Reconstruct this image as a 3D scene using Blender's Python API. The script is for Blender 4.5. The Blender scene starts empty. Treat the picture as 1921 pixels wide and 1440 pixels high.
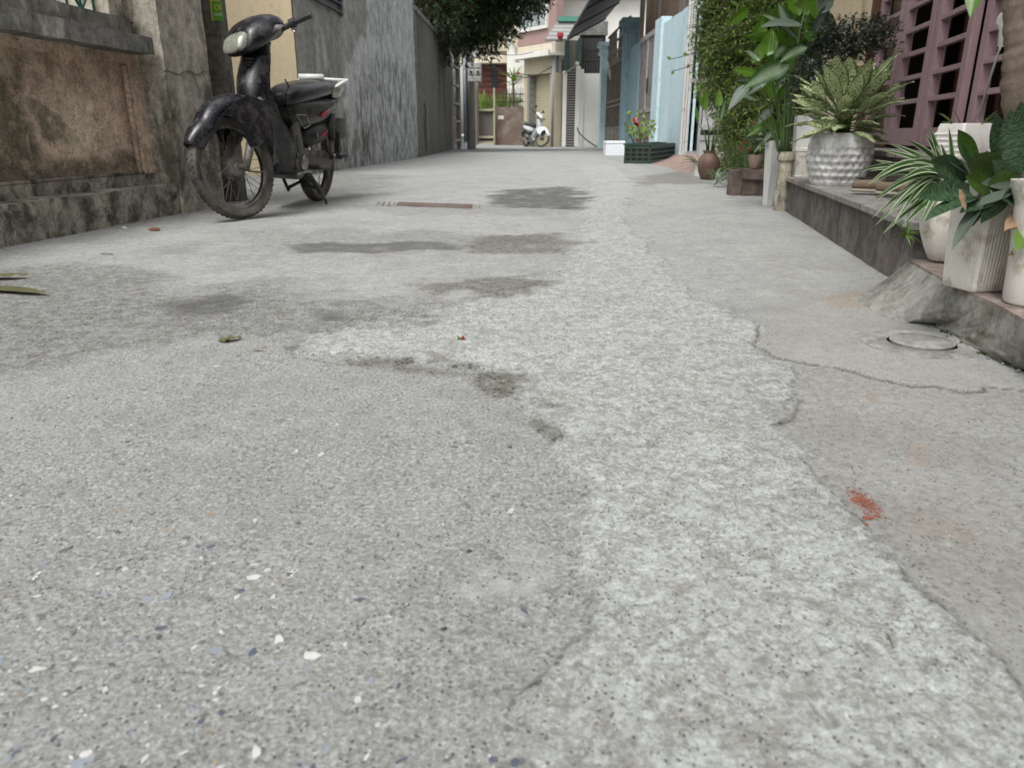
import bpy, math, random
import numpy as np
from mathutils import Vector, Matrix
S = bpy.context.scene
COL = S.collection
R = math.radians
# ---------------------------------------------------------------- camera
F, CX, CY, PITCH, CAMH = 1390.0, 960.5, 720.0, R(18.68), 0.45
cam = bpy.data.cameras.new('camera'); camo = bpy.data.objects.new('camera', cam); COL.objects.link(camo)
camo.location = (0, 0, CAMH); camo.rotation_euler = (math.pi/2 - PITCH, 0, 0)
cam.sensor_width = 36; cam.lens = F/1921*36; cam.clip_end = 1500; cam.clip_start = .02
cam.dof.use_dof = True; cam.dof.focus_distance = 1.9; cam.dof.aperture_fstop = 8
S.camera = camo
# ---------------------------------------------------------------- light: open shade under a bright overcast sky
SUN_EL, SUN_AZ = R(58), R(205)          # azimuth clockwise from +Y
W = bpy.data.worlds.new('World'); S.world = W; W.use_nodes = True
wn = W.node_tree; bg = wn.nodes['Background']
sky = wn.nodes.new('ShaderNodeTexSky'); sky.sky_type = 'NISHITA'; sky.sun_disc = False
sky.sun_elevation = SUN_EL; sky.sun_rotation = SUN_AZ
sky.air_density = 1.0; sky.dust_density = 4.0; sky.ozone_density = 1.0
hs = wn.nodes.new('ShaderNodeHueSaturation'); hs.inputs['Saturation'].default_value = 0.16; hs.inputs['Value'].default_value = 1.0
wn.links.new(sky.outputs[0], hs.inputs['Color']); wn.links.new(hs.outputs[0], bg.inputs['Color'])
bg.inputs['Strength'].default_value = 0.15
sl = bpy.data.lights.new('sun', 'SUN'); sl.energy = 1.2; sl.angle = R(22); sl.color = (1, .995, .965)
so = bpy.data.objects.new('sun', sl); COL.objects.link(so); so.location = (2, 2, 12)
sd = Vector((math.sin(SUN_AZ)*math.cos(SUN_EL), math.cos(SUN_AZ)*math.cos(SUN_EL), math.sin(SUN_EL)))
so.rotation_euler = sd.to_track_quat('Z', 'Y').to_euler()
S.view_settings.view_transform = 'Standard'; S.view_settings.look = 'None'; S.view_settings.gamma = 1
S.view_settings.exposure = 0.73
try: S.view_settings.use_curve_mapping = False
except Exception: pass
# ---------------------------------------------------------------- geometry of the place, measured from the camera
CT, ST = math.cos(PITCH), math.sin(PITCH)
def ray(px, py):
    a = px-CX; b = py-CY
    return Vector((a, F*CT-b*ST, -F*ST-b*CT))
def G(px, py, z=0):                       # sight line meets height z
    r = ray(px, py); t = (z-CAMH)/r.z
    return Vector((r.x*t, r.y*t, z))
def A(px, py, Y):                         # sight line meets distance Y
    r = ray(px, py); t = Y/r.y
    return Vector((r.x*t, Y, CAMH+r.z*t))
def px_of(v):
    d = v[1]*CT+(CAMH-v[2])*ST; q = (v[2]-CAMH)*CT+v[1]*ST
    return CX+F*v[0]/d, CY-F*q/d
class Fr:                                 # street frame: local y runs along the street, local x to the right of it
    def __init__(s, ox, oy, ang, oz=0): s.o = Vector((ox, oy, oz)); s.a = ang; s.u = Vector((math.sin(ang), math.cos(ang), 0)); s.n = Vector((math.cos(ang), -math.sin(ang), 0))
    def hit(s, px, py, N=0):
        r = ray(px, py); t = (s.n.dot(s.o)+N)/(s.n.dot(r)) ; p = r*t
        return (p-s.o).dot(s.u), CAMH+r.z*t
    def loc(s, v): v = Vector(v)-s.o; return Vector((v.dot(s.n), v.dot(s.u), v.z))
# ---------------------------------------------------------------- object helpers
def tag(o, label=None, cat=None, group=None, kind=None):
    if label: o['label'] = label
    if cat: o['category'] = cat
    if group: o['group'] = group
    if kind: o['kind'] = kind
    return o
def thing(name, label, cat, loc=(0,0,0), rz=0, group=None):
    o = bpy.data.objects.new(name, None); COL.objects.link(o); o.empty_display_size = .05
    o.location = loc; o.rotation_euler = (0, 0, rz); return tag(o, label, cat, group)
def frthing(name, fr, label, cat, group=None): return thing(name, label, cat, fr.o, -fr.a, group)
def rot(ax, ang): return Matrix.Rotation(ang, 4, ax)
def basis(z):
    z = Vector(z).normalized(); x = z.orthogonal().normalized(); return x, z.cross(x)
class MB:
    def __init__(s): s.v = []; s.f = []; s.uv = []; s.mi = []; s.m = 0
    def add(s, vs, fs, uvs=None):
        k = len(s.v); s.v += [tuple(v) for v in vs]
        for i, f in enumerate(fs):
            s.f.append(tuple(j+k for j in f)); s.mi.append(s.m)
            s.uv.append([uvs[j] for j in f] if uvs else [(0,0)]*len(f))
        return s
    def box(s, x0, x1, y0, y1, z0, z1, M=None):
        vs = [Vector((x,y,z)) for z in (z0,z1) for y in (y0,y1) for x in (x0,x1)]
        if M: vs = [M @ v for v in vs]
        return s.add(vs, [(0,2,3,1),(4,5,7,6),(0,1,5,4),(1,3,7,5),(3,2,6,7),(2,0,4,6)])
    def cbox(s, c, sx, sy, sz, M=None):
        T = Matrix.Translation(c)
        if M: T = T @ M
        return s.box(-sx/2,sx/2,-sy/2,sy/2,-sz/2,sz/2,T)
    def bar(s, a, b, w, d=None, up=(0,0,1)):      # square bar from a to b
        a = Vector(a); b = Vector(b); z = (b-a).normalized(); up = Vector(up)
        if abs(z.dot(up)) > .98: up = Vector((0,1,0)) if abs(z.y) < .9 else Vector((1,0,0))
        x = z.cross(up).normalized(); y = z.cross(x); d = d or w
        vs = [p + x*(i*w/2) + y*(j*d/2) for p in (a,b) for i, j in ((-1,-1),(1,-1),(1,1),(-1,1))]
        return s.add(vs, [(3,2,1,0),(4,5,6,7),(0,1,5,4),(1,2,6,5),(2,3,7,6),(3,0,4,7)])
    def tube(s, pts, r, n=8, cap=True):
        pts = [Vector(p) for p in pts]; rs = r if isinstance(r, (list,tuple)) else [r]*len(pts)
        t0 = (pts[1]-pts[0]).normalized(); x, y = basis(t0); vs = []
        for i, p in enumerate(pts):
            t = (pts[min(i+1,len(pts)-1)]-pts[max(i-1,0)]).normalized()
            x = (x - t*x.dot(t)).normalized(); y = t.cross(x)
            vs += [p + (x*math.cos(2*math.pi*k/n)+y*math.sin(2*math.pi*k/n))*rs[i] for k in range(n)]
        fs = [(i*n+k, i*n+(k+1)%n, (i+1)*n+(k+1)%n, (i+1)*n+k) for i in range(len(pts)-1) for k in range(n)]
        if cap: fs += [tuple(range(n-1,-1,-1)), tuple((len(pts)-1)*n+k for k in range(n))]
        return s.add(vs, fs)
    def loft(s, rings, cap=True, closed=True):
        n = len(rings[0]); vs = [p for r in rings for p in r]
        kk = range(n) if closed else range(n-1)
        fs = [(i*n+k, i*n+(k+1)%n, (i+1)*n+(k+1)%n, (i+1)*n+k) for i in range(len(rings)-1) for k in kk]
        if cap and closed: fs += [tuple(range(n-1,-1,-1)), tuple((len(rings)-1)*n+k for k in range(n))]
        return s.add(vs, fs)
    def lathe(s, prof, n=28, M=None, cap=True):
        M = M or Matrix()
        return s.loft([[M @ Vector((r*math.cos(2*math.pi*k/n), r*math.sin(2*math.pi*k/n), z)) for k in range(n)] for r, z in prof], cap)
    def prism(s, poly, y0, y1, M=None):           # polygon in x,z extruded along y
        M = M or Matrix(); n = len(poly)
        vs = [M @ Vector((x,y,z)) for y in (y0,y1) for x, z in poly]
        return s.add(vs, [tuple(range(n)), tuple(range(2*n-1,n-1,-1))]+[(k,n+k,n+(k+1)%n,(k+1)%n) for k in range(n)])
    def build(s, name, mat, parent=None, smooth=0, bevel=0, sub=0, solid=0):
        me = bpy.data.meshes.new(name); me.from_pydata(s.v, [], s.f)
        if any(any(c != (0,0) for c in u) for u in s.uv):
            ul = me.uv_layers.new(name='UVMap'); ul.data.foreach_set('uv', [c for u in s.uv for p in u for c in p])
        for m in (mat if isinstance(mat, list) else [mat]): me.materials.append(m)
        if s.m: me.polygons.foreach_set('material_index', s.mi)
        o = bpy.data.objects.new(name, me); COL.objects.link(o); o.parent = parent
        if smooth:
            me.shade_smooth() if hasattr(me, 'shade_smooth') else None
            if smooth > 1: me.set_sharp_from_angle(angle=R(smooth))
        if solid: m = o.modifiers.new('s','SOLIDIFY'); m.thickness = solid; m.offset = 0
        if bevel: m = o.modifiers.new('b','BEVEL'); m.width = bevel; m.segments = 2; m.limit_method = 'ANGLE'
        if sub: m = o.modifiers.new('u','SUBSURF'); m.levels = m.render_levels = sub
        me.update(); return o
def box(name, mat, parent, *a, bevel=0): return MB().box(*a).build(name, mat, parent, bevel=bevel)
def sring(c, ux, uy, a, b, e=2.6, n=16):          # superellipse ring
    c = Vector(c); ux = Vector(ux); uy = Vector(uy); r = []
    for k in range(n):
        t = 2*math.pi*k/n; ct, st = math.cos(t), math.sin(t)
        r.append(c + ux*a*math.copysign(abs(ct)**(2/e), ct) + uy*b*math.copysign(abs(st)**(2/e), st))
    return r
def dup(root, loc=None, rz=None):
    c = root.copy(); COL.objects.link(c)
    if loc is not None: c.location = loc
    if rz is not None: c.rotation_euler = (0,0,rz)
    for ch in list(root.children):
        k = ch.copy(); COL.objects.link(k); k.parent = c
        for g in list(ch.children): q = g.copy(); COL.objects.link(q); q.parent = k
    return c
def srgb(r, g, b):
    f = lambda c: c/12.92 if c <= .04045 else ((c+.055)/1.055)**2.4
    return (f(r/255), f(g/255), f(b/255))
# ---------------------------------------------------------------- material helpers
class NT:
    def __init__(s, name):
        s.m = bpy.data.materials.new(name); s.m.use_nodes = True; s.t = s.m.node_tree
        s.b = s.t.nodes['Principled BSDF']; s.out = s.t.nodes['Material Output']
        s.tc = s.t.nodes.new('ShaderNodeTexCoord')
    def n(s, k, **kw):
        nd = s.t.nodes.new('ShaderNode'+k)
        for a, v in kw.items():
            if isinstance(v, bpy.types.NodeSocket): s.t.links.new(v, nd.inputs[a])
            elif a in nd.inputs: nd.inputs[a].default_value = v
            else: setattr(nd, a, v)
        return nd
    def obj(s, sc=(1,1,1), use='Object'):
        mp = s.n('Mapping'); s.t.links.new(s.tc.outputs[use], mp.inputs['Vector']); mp.inputs['Scale'].default_value = sc; return mp.outputs[0]
    def noise(s, scale, detail=4, rough=.55, vec=None, dist=0):
        nd = s.n('TexNoise', Scale=scale, Detail=detail, Roughness=rough, Distortion=dist)
        s.t.links.new(vec or s.tc.outputs['Object'], nd.inputs['Vector']); return nd.outputs['Fac']
    def vor(s, scale, vec=None, feat='F1', rnd=1, out='Distance'):
        nd = s.n('TexVoronoi', Scale=scale, Randomness=rnd); nd.feature = feat
        s.t.links.new(vec or s.tc.outputs['Object'], nd.inputs['Vector']); return nd.outputs[out]
    def ramp(s, fac, *stops):
        nd = s.n('ValToRGB'); s.t.links.new(fac, nd.inputs[0]); e = nd.color_ramp.elements
        while len(e) < len(stops): e.new(.5)
        for i, (p, c) in enumerate(stops):
            e[i].position = p; e[i].color = (c,c,c,1) if isinstance(c, (int,float)) else (*c,1)
        return nd.outputs[0]
    def mix(s, fac, a, b, mode='MIX'):
        nd = s.n('Mix', data_type='RGBA', blend_type=mode); 
        for i, v in ((0,fac),(6,a),(7,b)):
            if isinstance(v, bpy.types.NodeSocket): s.t.links.new(v, nd.inputs[i])
            else: nd.inputs[i].default_value = v if i == 0 else (*v[:3],1)
        return nd.outputs[2]
    def math(s, op, a, b=0, c=0, clamp=False):
        nd = s.n('Math', operation=op, use_clamp=clamp)
        for i, v in enumerate((a,b,c)):
            if isinstance(v, bpy.types.NodeSocket): s.t.links.new(v, nd.inputs[i])
            else: nd.inputs[i].default_value = v
        return nd.outputs[0]
    def grain(s, col, sc=9, lo=.62, hi=1.3, a=.44, b=.56, det=14, rough=.87):
        g = s.noise(sc, det, rough); return s.mix(1.0, col, s.ramp(g,(a,lo),(b,hi)), 'MULTIPLY') if hi <= 1 else s.mix(1.0, s.mix(1.0, col, (hi,hi,hi), 'MULTIPLY'), s.ramp(g,(a,lo/hi),(b,1)), 'MULTIPLY')
    def attr(s, name):
        nd = s.n('Attribute'); nd.attribute_name = name; sp = s.n('SeparateColor'); s.t.links.new(nd.outputs['Color'], sp.inputs[0])
        return sp.outputs[0], sp.outputs[1], sp.outputs[2], nd.outputs['Alpha']
    def sep(s, use='Object'):
        sp = s.n('SeparateXYZ'); s.t.links.new(s.tc.outputs[use], sp.inputs[0]); return sp.outputs
    def fin(s, col, rough=.8, metal=0, bump=None, bs=.3, bd=.01, **kw):
        for k, v in (('Base Color',col),('Roughness',rough),('Metallic',metal),*kw.items()):
            k = k.replace('_',' ')
            if isinstance(v, bpy.types.NodeSocket): s.t.links.new(v, s.b.inputs[k])
            else: s.b.inputs[k].default_value = (*v[:3],1) if isinstance(v, tuple) and len(v) == 3 and 'Color' in k else v
        if bump is not None:
            bn = s.n('Bump', Strength=bs, Distance=bd, Height=bump); s.t.links.new(bn.outputs[0], s.b.inputs['Normal'])
        return s.m
def paint(name, c, c2=None, sc=3, rough=.5, metal=0, dirt=None, dsc=12, damt=.5, bump=.15, streak=1, spec=.5, det=5):
    t = NT(name); c2 = c2 or tuple(x*.75 for x in c)
    v = t.obj((1,1,1/streak))
    a = t.noise(sc, det, .6, v); col = t.mix(t.ramp(a, (.35,0),(.65,1)), c, c2)
    fine = t.noise(sc*14, 3, .6, v); col = t.mix(.35, col, t.mix(fine, tuple(x*.6 for x in c), tuple(min(1,x*1.3) for x in c)))
    if dirt:
        d = t.ramp(t.noise(dsc, 6, .68, v), (.62-damt*.3,0),(.72-damt*.15,1)); col = t.mix(t.math('MULTIPLY', d, .85), col, dirt)
        rr = t.math('ADD', t.math('MULTIPLY', d, .3), rough, clamp=True)
    else: rr = t.math('ADD', t.math('MULTIPLY', a, .2), rough-.1, clamp=True)
    return t.fin(col, rr, metal, bump=fine, bs=bump, bd=.004, Specular_IOR_Level=spec)
# numpy value noise
def vnoise(x, y, seed=0):
    xi = np.floor(x).astype(np.int64); yi = np.floor(y).astype(np.int64); fx = x-xi; fy = y-yi
    fx = fx*fx*(3-2*fx); fy = fy*fy*(3-2*fy)
    def h(a, b):
        n = (a*374761393 + b*668265263 + seed*1442695041) & 0xffffffff
        n = ((n ^ (n >> 13))*1274126177) & 0xffffffff
        return ((n ^ (n >> 16)) & 0xffff)/65535.0
    return (h(xi,yi)*(1-fx)+h(xi+1,yi)*fx)*(1-fy) + (h(xi,yi+1)*(1-fx)+h(xi+1,yi+1)*fx)*fy
def fbm(x, y, oct=4, seed=0, g=.5):
    s = 0; a = 1; t = 0
    for i in range(oct): s = s+a*vnoise(x*2**i+17.3*i, y*2**i-9.1*i, seed+i); t += a; a *= g
    return s/t
def sdf(poly, x, y):                      # signed distance, negative inside
    poly = np.array([(p[0], p[1]) for p in poly]); d = np.full(x.shape, 1e9); ins = np.zeros(x.shape, bool)
    for (ax, ay), (bx, by) in zip(poly, np.roll(poly, -1, 0)):
        ex, ey = bx-ax, by-ay; t = np.clip(((x-ax)*ex+(y-ay)*ey)/(ex*ex+ey*ey+1e-12), 0, 1)
        d = np.minimum(d, np.hypot(x-ax-t*ex, y-ay-t*ey))
        c = ((ay > y) != (by > y)); xx = ax+(y-ay)*ex/np.where(abs(ey) < 1e-12, 1e-12, ey); ins ^= c & (x < xx)
    return np.where(ins, -d, d)
def ldist(line, x, y):
    d = np.full(x.shape, 1e9)
    for (ax, ay), (bx, by) in zip(line[:-1], line[1:]):
        ex, ey = bx-ax, by-ay; t = np.clip(((x-ax)*ex+(y-ay)*ey)/(ex*ex+ey*ey+1e-12), 0, 1)
        d = np.minimum(d, np.hypot(x-ax-t*ex, y-ay-t*ey))
    return d
def sstep(a, b, x): t = np.clip((x-a)/(b-a), 0, 1); return t*t*(3-2*t)
def gp(*pts): return [tuple(G(px, py)[:2]) for px, py in pts]
# ---------------------------------------------------------------- ground: one sheet, its patches of concrete modelled and stained
def make_ground():
    ys = [-3, -2, -1.2, -.6, -.2, 0, .12, .2, .26, .3]; y = .3
    while y < 42: y *= 1.0058; ys.append(y)
    while y < 600: y *= 1.25; ys.append(y)
    ys = np.array(ys); nc = 860; s = np.linspace(-1, 1, nc); s = .45*s+.55*s**3
    Y, Sg = np.meshgrid(ys, s, indexing='ij'); X = Sg*(1.9*np.maximum(Y, 0)+2.2)
    hgt = np.zeros_like(X)
    wx = X+(fbm(X*9, Y*9, 4, 3)-.5)*.075*np.clip(Y,.3,2)+(fbm(X*60, Y*60, 3, 5)-.5)*.02*np.clip(Y,.4,3)
    wy = Y+(fbm(X*9, Y*9, 4, 8)-.5)*.09*np.clip(Y,.3,2)+(fbm(X*60, Y*60, 3, 9)-.5)*.02*np.clip(Y,.4,3)
    # the pale scraped band in the middle, a skim coat over the old slab
    band = gp((955,1600),(990,1440),(975,1330),(1060,1250),(1110,1185),(1085,1000),(1060,880),(1030,820),(1010,760),(985,722),(880,700),(700,672),(585,655),(600,622),(700,592),(830,577),(980,548),(1050,522),(1075,480),(1093,430),(1102,390),(1108,345),(1085,310),
              (1150,310),(1190,345),(1170,420),(1230,480),(1300,560),(1430,610),(1425,650),(1490,700),(1500,745),(1455,800),(1480,845),(1540,905),(1620,985),(1700,1080),(1790,1160),(1921,1290),(2100,1470),(2000,1600))
    db = sdf(band, wx, wy); mb = 1-sstep(-.030, .030, db)
    # right slab, higher and smoother, broken edge
    crk = gp((1420,615),(1418,650),(1450,668),(1500,681),(1560,688),(1600,698),(1650,712),(1700,723),(1760,728),(1800,738),(1838,737),(1842,727),(1880,731),(1921,732),(2100,736))
    slab = gp((1440,598),(1420,620),(1418,650),(1450,668),(1500,681),(1560,688),(1600,698),(1650,712),(1700,723),(1760,728),(1800,738),(1838,737),(1842,727),(1880,731),(1921,732),(2300,736),(2300,420),(1660,520),(1560,560))
    jx = X+(fbm(X*16, Y*16, 4, 21, .5)-.5)*.035; jy = Y+(fbm(X*16, Y*16, 4, 22, .5)-.5)*.035
    dslab = sdf(slab, jx, jy); mslab = 1-sstep(-.010, .010, dslab)
    right = gp((1400,470),(1440,600),(1430,640),(1490,690),(1510,745),(1455,800),(1480,845),(1540,905),(1620,985),(1700,1080),(1790,1160),(1921,1290),(2300,1700),(3400,1500),(3000,520),(1700,400),(1500,400))
    dr = sdf(right, wx, wy); mr = 1-sstep(-.02, .02, dr)
    dcr = ldist(crk, jx, jy); crack = (1-sstep(.0012, .0052, dcr))*(.6+.4*sstep(.35,.6,fbm(X*9,Y*9,3,77)))
    crk2 = gp((1500,745),(1497,775),(1470,797),(1452,800)); crack2 = (1-sstep(.001, .008, ldist(crk2, jx, jy)))*.6
    # manhole: round surround and lid in the slab
    mc = G(1733, 650); rr = np.hypot((X-mc.x), (Y-mc.y)*1.0)
    # wet and dirty patches
    def blob(pts, soft=.05, warp=1.0, amp=1.0, seed=0):
        soft = soft*.7
        w = X+(fbm(X*5+seed, Y*5, 5, 31+seed)-.5)*.35*warp; v = Y+(fbm(X*5, Y*5+seed, 5, 41+seed)-.5)*.35*warp
        return (1-sstep(-soft, soft, sdf(gp(*pts), w, v)))*amp
    wet = blob([(905,372),(960,355),(1040,350),(1090,353),(1100,375),(1090,392),(1000,393),(920,389)], .08, 1.2, .95)
    wet = np.maximum(wet, blob([(560,462),(670,455),(760,452),(850,458),(870,468),(700,474),(560,474)], .05, .8, .8, 3))
    wet = np.maximum(wet, blob([(330,560),(420,552),(470,556),(430,580),(330,580)], .05, .7, .75, 5))
    wet = np.maximum(wet, blob([(600,585),(640,583),(650,597),(600,600)], .03, .3, .7, 6))
    brown = blob([(880,452),(960,440),(1060,442),(1075,455),(1000,474),(880,474)], .09, 1.4, .8, 7)
    brown = np.maximum(brown, blob([(780,540),(900,518),(1040,512),(1050,525),(960,545),(820,552)], .07, 1.3, .8, 8))
    brown = np.maximum(brown, blob([(880,700),(985,705),(985,735),(950,752),(900,725)], .02, .3, .9, 9))
    brown = np.maximum(brown, blob([(640,672),(760,680),(890,697),(890,706),(740,692),(640,682)], .02, .3, .6, 10))
    brown = np.maximum(brown, blob([(1215,330),(1290,318),(1330,345),(1240,345),(1190,350)], .12, 1, .6, 12))
    dirt = blob([(-400,560),(0,500),(250,505),(420,545),(600,560),(760,545),(820,560),(640,610),(560,660),(420,650),(200,640),(0,660),(-400,700)], .2, 2.2, .62, 11)
    dirt = np.maximum(dirt, blob([(400,440),(620,425),(900,440),(1050,450),(900,480),(620,485),(380,480)], .25, 2, .4, 13))
    dirt = np.maximum(dirt, blob([(-100,470),(300,420),(420,400),(640,372),(760,330),(640,325),(400,370),(-200,440)], .3, 1.4, .55, 14))
    dirt = np.maximum(dirt, blob([(640,385),(900,385),(1090,395),(1060,405),(700,402)], .1, .8, .3, 19))
    ochre = blob([(1540,560),(1600,548),(1660,552),(1650,575),(1560,578)], .03, .25, .7, 15)
    ochre = np.maximum(ochre, blob([(1620,735),(1645,735),(1648,755),(1625,757)], .008, .1, .6, 16))
    ochre = np.maximum(ochre, blob([(1700,830),(1740,840),(1745,880),(1705,870)], .01, .1, .5, 17))
    ochre = np.maximum(ochre, blob([(1690,960),(1850,990),(1860,1030),(1740,1010)], .02, .15, .3, 18))
    pale = blob([(330,384),(640,384),(700,345),(820,302),(850,296),(800,312),(720,352),(690,378),(640,392)], .05, .6, .5, 20)
    pale = np.maximum(pale, blob([(860,1090),(960,1040),(1060,1060),(1020,1130),(900,1150),(830,1120)], .015, .3, .6, 23))
    pale = np.maximum(pale, blob([(700,310),(1000,300),(1180,330),(1120,345),(950,345),(720,370)], .3, 1, .25, 24))
    pale = np.maximum(pale, blob([(560,600),(1000,560),(1200,600),(1660,525),(1480,402),(1260,330),(1100,290),(860,285),(640,330),(500,420),(-50,478),(300,540),(560,560)], .25, 1.5, .62, 26))
    brick = 1-sstep(.3, 1.1, np.hypot((X-G(1622,945).x)/.022, (Y-G(1622,945).y)/.04)+(fbm(X*120,Y*120,3,55)-.5)*1.2)
    # grit caught in the low places, and the step's shadow painted along the band
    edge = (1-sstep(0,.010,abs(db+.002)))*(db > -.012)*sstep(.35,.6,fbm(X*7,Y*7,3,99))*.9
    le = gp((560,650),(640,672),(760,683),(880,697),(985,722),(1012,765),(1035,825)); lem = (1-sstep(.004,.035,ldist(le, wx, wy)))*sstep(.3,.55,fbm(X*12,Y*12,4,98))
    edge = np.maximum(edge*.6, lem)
    grit = np.clip(np.maximum(np.maximum(dirt, brown), edge)+ (1-sstep(0,.07,abs(db)))*.4*(1-mb), 0, 1)  # grit mask, with the painted edge shadow mixed in
    # relief
    rough = fbm(X*3, Y*3, 4, 71)-.5
    hgt += rough*.010*np.clip(Y,.3,2)/1.5
    mh_ = 1-sstep(-.004, .006, db)
    hgt += mh_*.0045 + mb*(fbm(X*55, Y*90, 4, 72)-.5)*.0045
    hgt += (1-mb)*(1-mr)*(fbm(X*70, Y*70, 4, 73)-.5)*.0035
    hgt += mslab*.0022 + mr*(fbm(X*14, Y*14, 4, 74)-.5)*.002
    hgt -= crack*.005 + crack2*.003
    hgt -= wet*.004
    inm = (rr < .34)
    ring = X*0
    hgt = np.where(Y > 26, 0, hgt)
    n, m = X.shape; V = np.stack([X, Y, hgt], -1).reshape(-1, 3).astype(np.float32)
    idx = np.arange(n*m).reshape(n, m); Q = np.stack([idx[:-1,:-1], idx[:-1,1:], idx[1:,1:], idx[1:,:-1]], -1).reshape(-1, 4)
    me = bpy.data.meshes.new('ground'); me.vertices.add(n*m); me.vertices.foreach_set('co', V.ravel())
    me.loops.add(Q.size); me.loops.foreach_set('vertex_index', Q.ravel().astype(np.int32))
    me.polygons.add(len(Q)); me.polygons.foreach_set('loop_start', np.arange(0, Q.size, 4, dtype=np.int32)); me.update(calc_edges=True)
    me.shade_smooth()
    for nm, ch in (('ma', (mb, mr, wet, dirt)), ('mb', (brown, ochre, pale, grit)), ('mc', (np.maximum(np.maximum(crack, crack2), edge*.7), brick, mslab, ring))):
        at = me.color_attributes.new(nm, 'FLOAT_COLOR', 'POINT'); at.data.foreach_set('color', np.stack(ch, -1).astype(np.float32).ravel())
    t = NT('concrete_ground'); band_, right_, wet_, dirt_ = t.attr('ma'); brown_, ochre_, pale_, grit_shade_ = t.attr('mb'); crack_shade_, brick_, slab_, ring_ = t.attr('mc')
    big = t.noise(1.7, 5, .6); mid = t.noise(14, 5, .65); fine = t.noise(190, 4, .7); micro = t.noise(620, 2, .6)
    vst = t.obj((1,.85,1)); flake = t.noise(58, 12, .80, vst, .9); flake2 = t.noise(20, 10, .78, t.obj((1,.9,1)), .6)
    old = t.mix(t.ramp(mid,(.3,0),(.7,1)), (.300,.300,.280), (.385,.392,.374))
    old = t.mix(t.ramp(fine,(.38,0),(.62,1)), t.mix(.35, old, (.09,.087,.08)), t.mix(.5, old, (.46,.47,.46)))
    old = t.mix(t.ramp(t.noise(75,6,.7),(.57,0),(.64,1)), old, t.mix(.4, old, (.50,.52,.52)))
    tan = t.mix(t.ramp(fine,(.4,0),(.6,1)), (.290,.288,.266), (.365,.362,.338))
    white = t.mix(t.ramp(fine,(.35,0),(.65,1)), (.40,.42,.41), (.55,.58,.565))
    fm = t.math('ADD', t.math('MULTIPLY', flake, .62), t.math('MULTIPLY', flake2, .38)); fm = t.math('ADD', fm, t.math('MULTIPLY', t.math('SUBTRACT', big, .5), .06))
    fl3 = t.noise(150, 6, .75, t.obj((1,.8,1)), .3); fm = t.math('ADD', t.math('MULTIPLY', fm, .72), t.math('MULTIPLY', fl3, .28)); bandc = t.mix(t.ramp(fm,(.466,0),(.520,1)), tan, white); bandc = t.mix(t.ramp(t.noise(34,9,.8,t.obj((1,.9,1)),.6),(.52,0),(.60,.75)), bandc, (.275,.262,.243))
    smooth = t.mix(t.ramp(t.noise(5,6,.6,None,.4),(.25,0),(.75,1)), (.315,.312,.29), (.385,.385,.365))
    smooth = t.mix(t.ramp(fine,(.35,0),(.6,1)), t.mix(.18, smooth, (.12,.11,.10)), smooth)
    smooth = t.mix(t.ramp(t.noise(46,8,.75,vst),(.56,0),(.68,1)), smooth, t.mix(.45, smooth, (.48,.49,.475)))
    old = t.grain(old, 150, .74, 1.12, .42, .56, 9, .80); smooth = t.grain(smooth, 70, .80, 1.09, .42, .56, 11, .82); bandc = t.grain(bandc, 90, .78, 1.08, .42, .56, 11, .82)
    col = t.mix(right_, old, smooth)
    col = t.mix(t.math('MULTIPLY', slab_, .5), col, (.37,.365,.345))
    col = t.mix(t.math('MULTIPLY', pale_, t.ramp(mid,(.3,.45),(.6,1))), col, t.mix(t.ramp(t.noise(26,9,.78,t.obj((1,.9,1)),.3),(.42,0),(.60,1)), (.335,.335,.32), (.455,.46,.445)))
    be = t.math('ADD', band_, t.math('MULTIPLY', t.math('SUBTRACT', flake, .5), 2.6)); col = t.mix(t.ramp(be,(.44,0),(.54,1)), col, bandc)
    far_ = t.noise(3.1, 9, .72, t.obj((1,.9,1)), .3); col = t.mix(t.ramp(far_,(.48,.0),(.62,.38)), col, t.mix(.5, col, (.13,.125,.115))); lite = t.noise(6.3, 9, .75, t.obj((1,.8,1)), .3); col = t.mix(t.ramp(lite,(.54,.0),(.66,.28)), col, (.43,.43,.415))
    # dirt, damp, grit, and the shadow painted along the band edge
    dn = t.math('MULTIPLY', t.math('MULTIPLY', dirt_, 1.1), t.ramp(t.noise(26,12,.80,t.obj((1,1,1))),(.42,.08),(.60,1)), clamp=True)
    col = t.mix(dn, col, (.088,.082,.070))
    bn = t.math('MULTIPLY', brown_, t.ramp(t.noise(30,12,.80,t.obj((1,1,1))),(.37,.32),(.56,1)))
    col = t.mix(t.math('MULTIPLY',bn,.88), col, (.095,.084,.060))
    wn_ = t.math('MULTIPLY', wet_, t.ramp(t.noise(7,10,.75,t.obj((1,1,1))),(.36,.25),(.50,1)))
    col = t.mix(t.math('MULTIPLY', wn_, .92), col, t.mix(mid, (.060,.059,.054), (.115,.113,.105)))
    col = t.mix(t.math('MULTIPLY', ochre_, t.ramp(t.noise(70,5,.7),(.35,.1),(.65,1))), col, (.33,.235,.15))
    crumb = t.ramp(t.noise(40,12,.84,t.obj((1,.9,1)),.2),(.56,0),(.60,1)); col = t.mix(t.math('MULTIPLY', crumb, t.math('SUBTRACT', t.math('SUBTRACT', .62, t.math('MULTIPLY', band_, .2)), t.math('MULTIPLY', right_, .42), clamp=True)), col, (.115,.110,.098))
    crumb2 = t.ramp(t.noise(100,10,.82,t.obj((1,.9,1)),.2),(.565,0),(.61,1)); col = t.mix(t.math('MULTIPLY', crumb2, .6), col, (.085,.08,.07))
    pit = t.ramp(t.vor(150, t.obj((1,.8,1))), (.14,1),(.26,0)); pitm = t.math('MULTIPLY', pit, t.ramp(t.noise(30,4,.6),(.42,.0),(.55,1)))
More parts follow.
